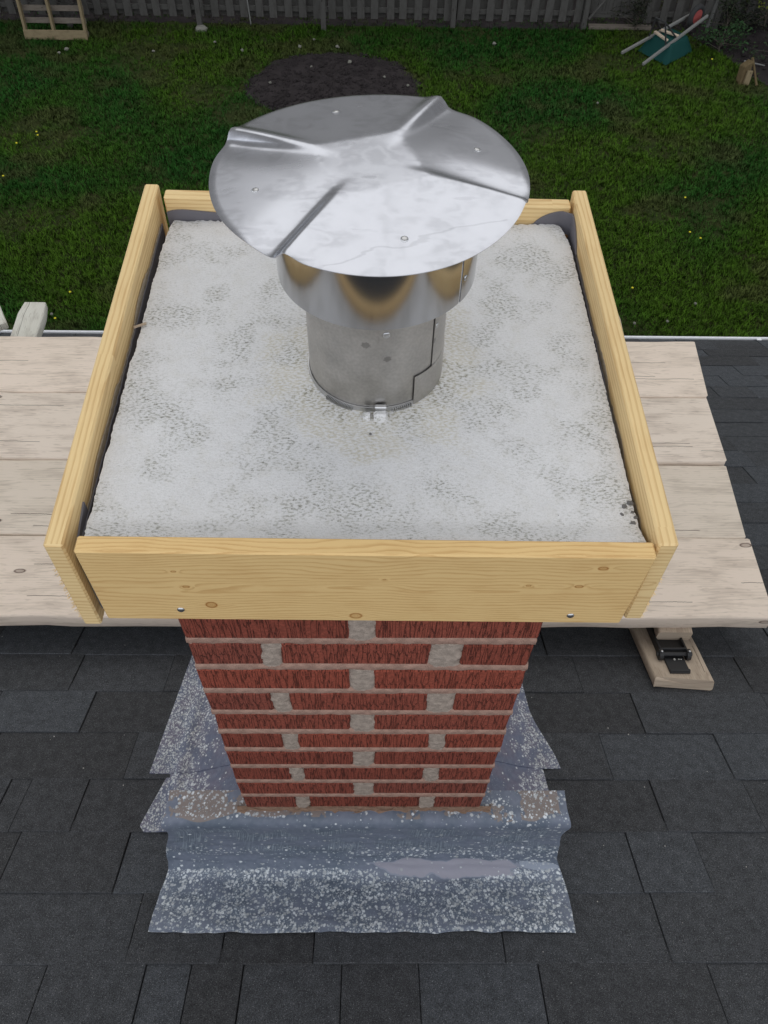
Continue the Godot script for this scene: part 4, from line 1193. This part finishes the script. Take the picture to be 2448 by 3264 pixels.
# ------------------------------------------------------------------ yard
func build_yard() -> void:
	build_fence()
	build_pallet()
	build_barrow()
	var r := RandomNumberGenerator.new(); r.seed = 900
	# dandelions and pale bits in the grass
	var fl := SurfaceTool.new()
	fl.begin(Mesh.PRIMITIVE_TRIANGLES)
	var spots := [Vector2(-5.09, -10.05), Vector2(-3.64, -7.59), Vector2(-3.71, -7.11), Vector2(4.19, -8.94), Vector2(4.30, -8.81), Vector2(3.22, -7.78), Vector2(4.30, -9.73), Vector2(-4.91, -11.2), Vector2(-4.87, -11.11), Vector2(-5.12, -10.89), Vector2(5.62, -13.73)]
	for p in spots:
		var which := "one of three small yellow dandelions close together in the left part of the lawn"
		if p.y < -13.0: which = "yellow dandelion flowering beside the upturned green wheelbarrow"
		elif p.x > 4.0 and p.y > -9.2: which = "one of a pair of yellow dandelions in the right part of the lawn"
		elif p.x > 4.0: which = "lone yellow dandelion just beyond the pair in the right part of the lawn"
		elif p.x > 0.0: which = "yellow dandelion in the grass close to the right pine board and the gutter"
		elif p.y > -7.4: which = "yellow dandelion right beside the end of the left grey bearer"
		elif p.y > -8.0: which = "yellow dandelion in the grass between the left grey bearer and the pine board"
		elif p.y > -10.5: which = "lone yellow dandelion at the left picture edge"
		var d := thing("dandelion", which, "dandelion", Vector3(p.x, GROUND, p.y), "dandelions in the lawn")
		part(d, "flower_head", lump(Vector3(0.015, 0.008, 0.015), 3, 0.2, 9), M.yellow, at(Vector3(0, 0.075, 0)))
		part(d, "stem", tube(Vector3.ZERO, Vector3(0, 0.07, 0), 0.003, 0.002, 5), M.stem)
	for p in [Vector2(3.93, -7.48), Vector2(3.12, -7.11), Vector2(3.52, -7.15), Vector2(-3.76, -7.17), Vector2(3.48, -12.23)]:
		var d := thing("seed_head", "pale dandelion seed head beside the yellow one near the left grey bearer" if p.x < 0.0 else ("lone pale dandelion seed head in the grass right of the cap" if p.y < -9.0 else "pale dandelion seed head in the grass just beyond the gutter at the right"), "seed head", Vector3(p.x, GROUND, p.y), "seed heads in the lawn")
		part(d, "seed_ball", lump(Vector3(0.017, 0.015, 0.017), 6, 0.3, 9), M.dull_stone, at(Vector3(0, 0.085, 0)))
		part(d, "stem", tube(Vector3.ZERO, Vector3(0, 0.08, 0), 0.003, 0.002, 5), M.stem)
	var si := 0
	for q in [Vector3(-5.06, -13.83, 7), Vector3(-5.15, -13.70, 5), Vector3(-1.23, -14.04, 6), Vector3(-2.17, -13.87, 5), Vector3(-3.63, -13.81, 4), Vector3(-2.66, -14.16, 4), Vector3(-0.60, -14.06, 6), Vector3(-0.38, -13.45, 7), Vector3(-0.42, -13.18, 4), Vector3(0.18, -12.98, 4), Vector3(-1.0, -13.28, 4), Vector3(0.55, -12.72, 4), Vector3(-1.62, -12.75, 4), Vector3(2.05, -14.25, 6), Vector3(-1.0, -14.3, 4)]:
		single("stone", lump(Vector3(0.010, 0.007, 0.009) * q.z * 0.6, 910 + si, 0.5), M.dull_stone, "pale stone lying on the dark dug soil bed" if in_soil(q.x, q.y) else ("pale stone lying on the grass just in front of the pallet" if q.x < -4.9 else ("pale stone lying on the lawn right of the dug soil bed" if q.x > 1.0 else "pale stone lying on the lawn between the pallet and the dug soil bed")), "stone", "stones in the yard", "", at(Vector3(q.x, GROUND + (0.07 if in_soil(q.x, q.y) else 0.035), q.y), Vector3(0, si * 40, 0)))
		si += 1
	# clods in the dug bed
	var cs := SurfaceTool.new()
	cs.begin(Mesh.PRIMITIVE_TRIANGLES)
	var cl := lump(Vector3.ONE, 12, 0.6, 6)
	for k in 2600:
		var x := r.randf_range(-2.1, 0.9); var z := r.randf_range(-14.0, -11.7)
		if not in_soil(x, z): continue
		var e := sqrt(pow((x + 0.62) / 1.36, 2.0) + pow((z + 12.75) / 1.1, 2.0))
		var s := 0.008 + 0.022 * pow(r.randf(), 3.0)
		cs.append_from(cl, 0, Transform3D(Basis(Vector3.UP, r.randf() * 6.0).scaled(Vector3(s, s * 0.7, s)), Vector3(x, GROUND + 0.03 + maxf(0.0, 1.0 - e) * 0.10, z)))
	for k in 900:
		var x := r.randf_range(5.3, 8.0); var z := r.randf_range(-15.2, -11.7)
		if not in_bed(x, z): continue
		var s := 0.01 + 0.03 * pow(r.randf(), 3.0)
		cs.append_from(cl, 0, Transform3D(Basis(Vector3.UP, r.randf() * 6.0).scaled(Vector3(s, s * 0.7, s)), Vector3(x, GROUND + 0.05, z)))
	single("soil_clods", cs.commit(), M.soil, "dark crumbly clods of dug garden soil", "soil", "", "stuff")
	# split firewood and sticks by the right edge
	var lg := thing("firewood_block", "pale split block of firewood standing by the dark bed at the right", "firewood", Vector3(5.97, GROUND, -13.12))
	part(lg, "wood_block", bevel_box(Vector3(0.17, 0.30, 0.13), 0.015, 1, Vector2.ZERO, func(p: Vector3): return p + Vector3(0.02 * sin(p.y * 9.0), 0.02 * sin(p.x * 20.0), 0)), M.fresh_wood, at(Vector3(0, 0.15, 0), Vector3(-8, 25, 4)))
	part(lg, "split_face", bevel_box(Vector3(0.09, 0.22, 0.06), 0.01, 1), M.pallet_wood, at(Vector3(0.05, 0.11, 0.09), Vector3(-14, 10, -8)))
	single("stick", tube(Vector3(6.10, GROUND + 0.30, -13.30), Vector3(6.17, GROUND + 0.03, -12.95), 0.022, 0.018, 7), M.fresh_wood, "pale stick leaning beside the firewood block", "stick")
	single("stick", tube(Vector3(6.12, GROUND + 0.10, -13.62), Vector3(6.46, GROUND + 0.06, -13.56), 0.014, 0.010, 7), M.post, "grey stick lying in the dark bed behind the firewood", "stick")
	# pole behind the wheelbarrow
	single("wooden_pole", tube(Vector3(5.88, GROUND, -15.06), Vector3(6.12, GROUND + 3.2, -15.06), 0.075, 0.07, 10), M.post, "leaning grey pole standing behind the wheelbarrow", "pole")
	# plants
	plant("leafy_shrub", "low dark green leafy shrub beside the wheelbarrow", Vector3(5.86, GROUND, -14.15), Vector3(0.46, 0.26, 0.34), 620, Vector3(0.020, 0.050, 0.016), 0.055, 31)
	plant("leafy_shrub", "low straggly green plant right of the leafy shrub in the dark bed", Vector3(6.75, GROUND, -13.9), Vector3(0.5, 0.22, 0.4), 380, Vector3(0.022, 0.040, 0.018), 0.05, 32)
	plant("dark_bush", "dark twiggy bush against the fence behind the wheelbarrow", Vector3(4.55, GROUND, -14.9), Vector3(0.40, 0.30, 0.16), 600, Vector3(0.022, 0.026, 0.016), 0.05, 33)
	plant("dark_bush", "dark bush at the right picture edge below the yellow green shrub", Vector3(6.85, GROUND, -15.0), Vector3(0.95, 0.6, 0.4), 1500, Vector3(0.020, 0.026, 0.016), 0.055, 34)
	plant("dark_bush", "dark bush between the leafy shrub and the grey pole", Vector3(6.1, GROUND, -14.75), Vector3(0.5, 0.36, 0.3), 800, Vector3(0.020, 0.030, 0.014), 0.05, 37)
	plant("leafy_shrub", "small dark plant at the right picture edge behind the firewood block", Vector3(6.9, GROUND, -13.35), Vector3(0.4, 0.2, 0.3), 300, Vector3(0.020, 0.036, 0.016), 0.05, 38)
	plant("fence_shrub", "sparse yellow green shrub against the fence above the wheelbarrow", Vector3(5.0, GROUND, -15.35), Vector3(0.55, 0.36, 0.2), 500, Vector3(0.055, 0.075, 0.014), 0.05, 35, 0.05)
	plant("yellow_shrub", "yellow green leafy shrub at the top right picture corner", Vector3(7.0, GROUND, -14.65), Vector3(0.62, 0.60, 0.5), 1700, Vector3(0.085, 0.105, 0.014), 0.055, 36, 0.12)
	# unseen trees added beyond the fence to darken the steel cap's reflection
	for k in 5:
		plant("tree", ["unseen tall green tree added beyond the fence, far left", "unseen tall dark tree added beyond the fence, left of centre", "unseen tall green tree added beyond the fence behind the cap", "unseen broad tree added beyond the fence, right of centre", "unseen tall tree added beyond the fence, far right"][k], Vector3([-13.0, -6.5, 0.5, 6.8, 13.5][k], GROUND, [-22.0, -25.0, -24.0, -26.0, -22.5][k]), Vector3(2.6, 2.5, 2.5) * [1.0, 1.15, 0.95, 1.2, 1.05][k], 5200, Vector3(0.04, 0.075, 0.016) * [1.0, 0.75, 1.1, 0.85, 1.0][k], 0.2, 40 + k, 2.4)

func leaf_mesh() -> ArrayMesh:
	var st := SurfaceTool.new()
	st.begin(Mesh.PRIMITIVE_TRIANGLES)
	var pts := [Vector3(0, 0, 0), Vector3(0.28, 0.05, 0.4), Vector3(0, 0.02, 1.0), Vector3(-0.28, 0.05, 0.4)]
	poly(st, [pts[0], pts[1], pts[2]], Vector3.UP, func(p, _n): return Vector2(p.x, p.z))
	poly(st, [pts[0], pts[2], pts[3]], Vector3.UP, func(p, _n): return Vector2(p.x, p.z))
	return st.commit()

# a plant: stems or a trunk with limbs, and leaves in clumps through the volume of its crown
func plant(n: String, label: String, foot: Vector3, rad: Vector3, leaves: int, col: Vector3, size: float, seed_: int, trunk := 0.0) -> void:
	var o := thing(n, label, "tree" if n.ends_with("tree") else "shrub", foot)
	var r := RandomNumberGenerator.new(); r.seed = seed_
	var mid := Vector3(0, trunk + rad.y, 0)
	var clumps := []
	for k in 16:
		var d := Vector3(r.randfn(), r.randfn() * 0.8, r.randfn()).normalized() * pow(r.randf(), 0.45)
		clumps.append(mid + d * rad)
	var st := SurfaceTool.new()
	st.begin(Mesh.PRIMITIVE_TRIANGLES)
	var tr := maxf(0.012, 0.035 * (trunk + rad.y))
	var lean := Vector3(r.randf_range(-0.1, 0.1), 0, r.randf_range(-0.1, 0.1)) * rad.y
	add_tube(st, Vector3.ZERO, Vector3(0, trunk + rad.y * 0.4, 0) + lean, tr, tr * 0.6, 8)
	add_tube(st, Vector3(0, trunk + rad.y * 0.4, 0) + lean, mid + Vector3(0, rad.y * 0.6, 0), tr * 0.6, tr * 0.15, 7)
	for c in clumps: add_tube(st, Vector3(0, trunk * 0.8 + rad.y * r.randf_range(0.1, 0.6), 0) + lean * 0.7, c, tr * 0.4, tr * 0.08, 5)
	part(o, "trunk" if trunk > 0.0 else "stems", st.commit(), M.bark)
	var xf := []; var cs := []
	for k in leaves:
		var c: Vector3 = clumps[r.randi() % clumps.size()]
		var p := c + Vector3(r.randfn(), r.randfn(), r.randfn()) * rad * 0.19
		var s := size * r.randf_range(0.6, 1.35)
		var b := Basis.from_euler(Vector3(r.randf_range(-0.9, 0.6), r.randf() * TAU, r.randf_range(-0.6, 0.6))).scaled(Vector3.ONE * s)
		xf.append(Transform3D(b, p))
		var q := col * r.randf_range(0.65, 1.4)
		cs.append(Color(q.x * r.randf_range(0.85, 1.2), q.y, q.z))
	leaf_cloud(o, "crown", leaf_mesh(), xf, cs).set_meta("kind", "stuff")

func build_fence() -> void:
	var fe := thing("wooden_fence", "weathered grey board fence along the back of the yard", "fence", Vector3(0, GROUND, -15.0))
	var r := RandomNumberGenerator.new(); r.seed = 700
	var pm := []
	for k in 4: pm.append(bevel_box(Vector3(0.128, 1.75, 0.018), 0.003, 1, Vector2(k * 0.4, k * 0.13), func(p: Vector3): return p + Vector3(0.006 * sin(p.y * 2.0 + k * 2.0), 0, 0)))
	for i in range(-31, 32):
		var x := 0.03 + i * 0.25 + r.randf_range(-0.012, 0.012)
		if x > 3.72 and x < 4.75: continue
		part(fe, "picket", pm[r.randi() % 4], M.fence_wood, at(Vector3(x, 0.085 + 0.875 + r.randf_range(-0.012, 0.012), 0.02), Vector3(0, 0, r.randf_range(-0.6, 0.6))))
		part(fe, "picket", pm[r.randi() % 4], M.fence_wood, at(Vector3(x + 0.125, 0.075 + 0.875, -0.075), Vector3(0, 0, r.randf_range(-0.6, 0.6))))
	for y in [0.215, 0.95, 1.65]:
		for k in 7:
			part(fe, "rail", bevel_box(Vector3(2.28, 0.085, 0.038), 0.003, 0, Vector2(k * 0.3, 0.1)), M.fence_wood, at(Vector3(-7.0 + k * 2.285 + 0.35, y, -0.028)))
	var xs := [-7.4, -5.19, -2.97, -0.853, 1.38, 3.66, 5.95]
	for k in xs.size():
		var p := part(fe, "post", bevel_box(Vector3(0.085, 1.95, 0.085), 0.004, 1, Vector2(k * 0.2, 0)), M.fence_wood, at(Vector3(xs[k], 0.97, [0.29, 0.29, 0.29, 0.27, 0.07, 0.07, 0.07][k])))
		if k == 2: part(p, "concrete_footing", lump(Vector3(0.11, 0.07, 0.09), 71, 0.25, 9), M.dull_stone, at(Vector3(0.02, -0.95, 0.06)))
	part(fe, "metal_stake", tube(Vector3(-2.12, 0.0, 0.12), Vector3(-2.20, 1.4, 0.10), 0.011, 0.011, 7), M.post)
	# boarded gate at the right with a bottom rail and a board along the ground
	for i in 8:
		part(fe, "gate_board", bevel_box(Vector3(0.128, 1.7, 0.018), 0.003, 1, Vector2(i * 0.3, 0.2)), M.fence_wood, at(Vector3(3.80 + i * 0.131, 1.05, -0.02)))
	part(fe, "gate_rail", bevel_box(Vector3(1.02, 0.05, 0.04), 0.003, 0), M.fence_wood, at(Vector3(4.26, 0.20, 0.02)))
	part(fe, "gate_brace", tube(Vector3(3.72, 0.18, 0.12), Vector3(4.35, 1.05, 0.08), 0.024, 0.024, 6), M.fence_wood)
	single("ground_board", bevel_box(Vector3(1.10, 0.05, 0.12), 0.004, 0), M.pallet_grey, "pale board lying on the ground along the gate in the fence", "board", "", "", at(Vector3(4.30, GROUND + 0.03, -14.95)))

func build_pallet() -> void:
	var p := thing("wooden_pallet", "wooden pallet standing on edge against the fence at the left", "pallet", Vector3(-5.315, GROUND, -14.22))
	p.rotation_degrees = Vector3(-7, 0, 0)
	for x in [-0.50, -0.03, 0.495]:
		part(p, "stringer", bevel_box(Vector3(0.042, 1.16, 0.095), 0.003, 1, Vector2(x, 0.1)), M.pallet_wood, at(Vector3(x, 0.59, -0.055)))
	for y in [[0.08, 0.15], [0.70, 0.12], [0.90, 0.10], [1.11, 0.12]]:
		part(p, "slat", bevel_box(Vector3(1.045, y[1], 0.02), 0.003, 0, Vector2(y[0], y[0])), M.pallet_wood, at(Vector3(0, y[0], 0.005)))
	for y in [0.06, 0.265, 0.45, 0.65, 0.85, 1.08]:
		part(p, "slat", bevel_box(Vector3(1.045, 0.085, 0.018), 0.003, 0, Vector2(y, y + 0.2)), M.pallet_grey, at(Vector3(0, y, -0.115)))

func build_barrow() -> void:
	# lies upside down: tub on the grass, handles and wheel on top
	var w := thing("wheelbarrow", "green wheelbarrow turned upside down on the grass, with grey wooden handles", "wheelbarrow", Vector3(4.235, GROUND, -13.54))
	w.rotation.y = atan2(0.6, 0.8)
	var tubm := func(lo: Array, hi: Array, nseg: int) -> ArrayMesh:
		return sheet(nseg * 4, 8, func(u: float, v: float):
			var k := int(u * 4.0) % 4; var f := u * 4.0 - floorf(u * 4.0)
			if u >= 1.0: k = 3; f = 1.0
			var ring := func(c: Array) -> Vector3:
				var q := [Vector3(c[0], c[3], c[2]), Vector3(c[1], c[3], c[2] * 0.8), Vector3(c[1], c[3], -c[2] * 0.8), Vector3(c[0], c[3], -c[2])]
				return q[k].lerp(q[(k + 1) % 4], f)
			var t := minf(v * 1.25, 1.0)
			var p: Vector3 = ring.call(lo).lerp(ring.call(hi), t)
			if v > 0.8: p = p.lerp(Vector3((hi[0] + hi[1]) * 0.5, hi[3] + 0.01, 0), (v - 0.8) * 5.0)
			return p, func(u: float, v: float): return Vector2(u, v), 0.006, Vector3.UP, true)
	part(w, "tub", tubm.call([0.52, 1.26, 0.31, 0.02], [0.66, 1.10, 0.20, 0.30], 6), M.teal)
	for s in [-1.0, 1.0]:
		var a := Vector3(0.0, 0.15, s * 0.235); var b := Vector3(1.60, 0.46, s * 0.11)
		var d := b - a
		part(w, "handle", bevel_box(Vector3(d.length(), 0.045, 0.04), 0.006, 0), M.post, Transform3D(Basis(d.normalized(), d.normalized().cross(Vector3(0, 0, 1)).normalized() * -1.0, Vector3(0, 0, 1)).orthonormalized(), (a + b) * 0.5))
		part(w, "leg", tube(Vector3(0.55, 0.30, s * 0.18), Vector3(0.50, 0.62, s * 0.10), 0.014, 0.014, 7), M.rubber)
		part(w, "leg", tube(Vector3(0.80, 0.34, s * 0.16), Vector3(0.50, 0.62, s * 0.10), 0.014, 0.014, 7), M.rubber)
		part(w, "brace", bevel_box(Vector3(0.05, 0.03, 0.34), 0.004, 2), M.old_wood, at(Vector3(0.72 + s * 0.10, 0.345, 0), Vector3(0, 12 * s, 0)))
	part(w, "leg_bar", tube(Vector3(0.50, 0.62, -0.10), Vector3(0.50, 0.62, 0.10), 0.014, 0.014, 7), M.rubber)
	var wh := part(w, "wheel", tube(Vector3(0, 0, -0.03), Vector3(0, 0, 0.03), 0.11, 0.11, 18), M.red, at(Vector3(1.45, 0.45, 0)))
	var tm := TorusMesh.new()
	tm.inner_radius = 0.10; tm.outer_radius = 0.19; tm.rings = 24; tm.ring_segments = 10
	part(wh, "tyre", tm, M.rubber, at(Vector3.ZERO, Vector3(90, 0, 0)))
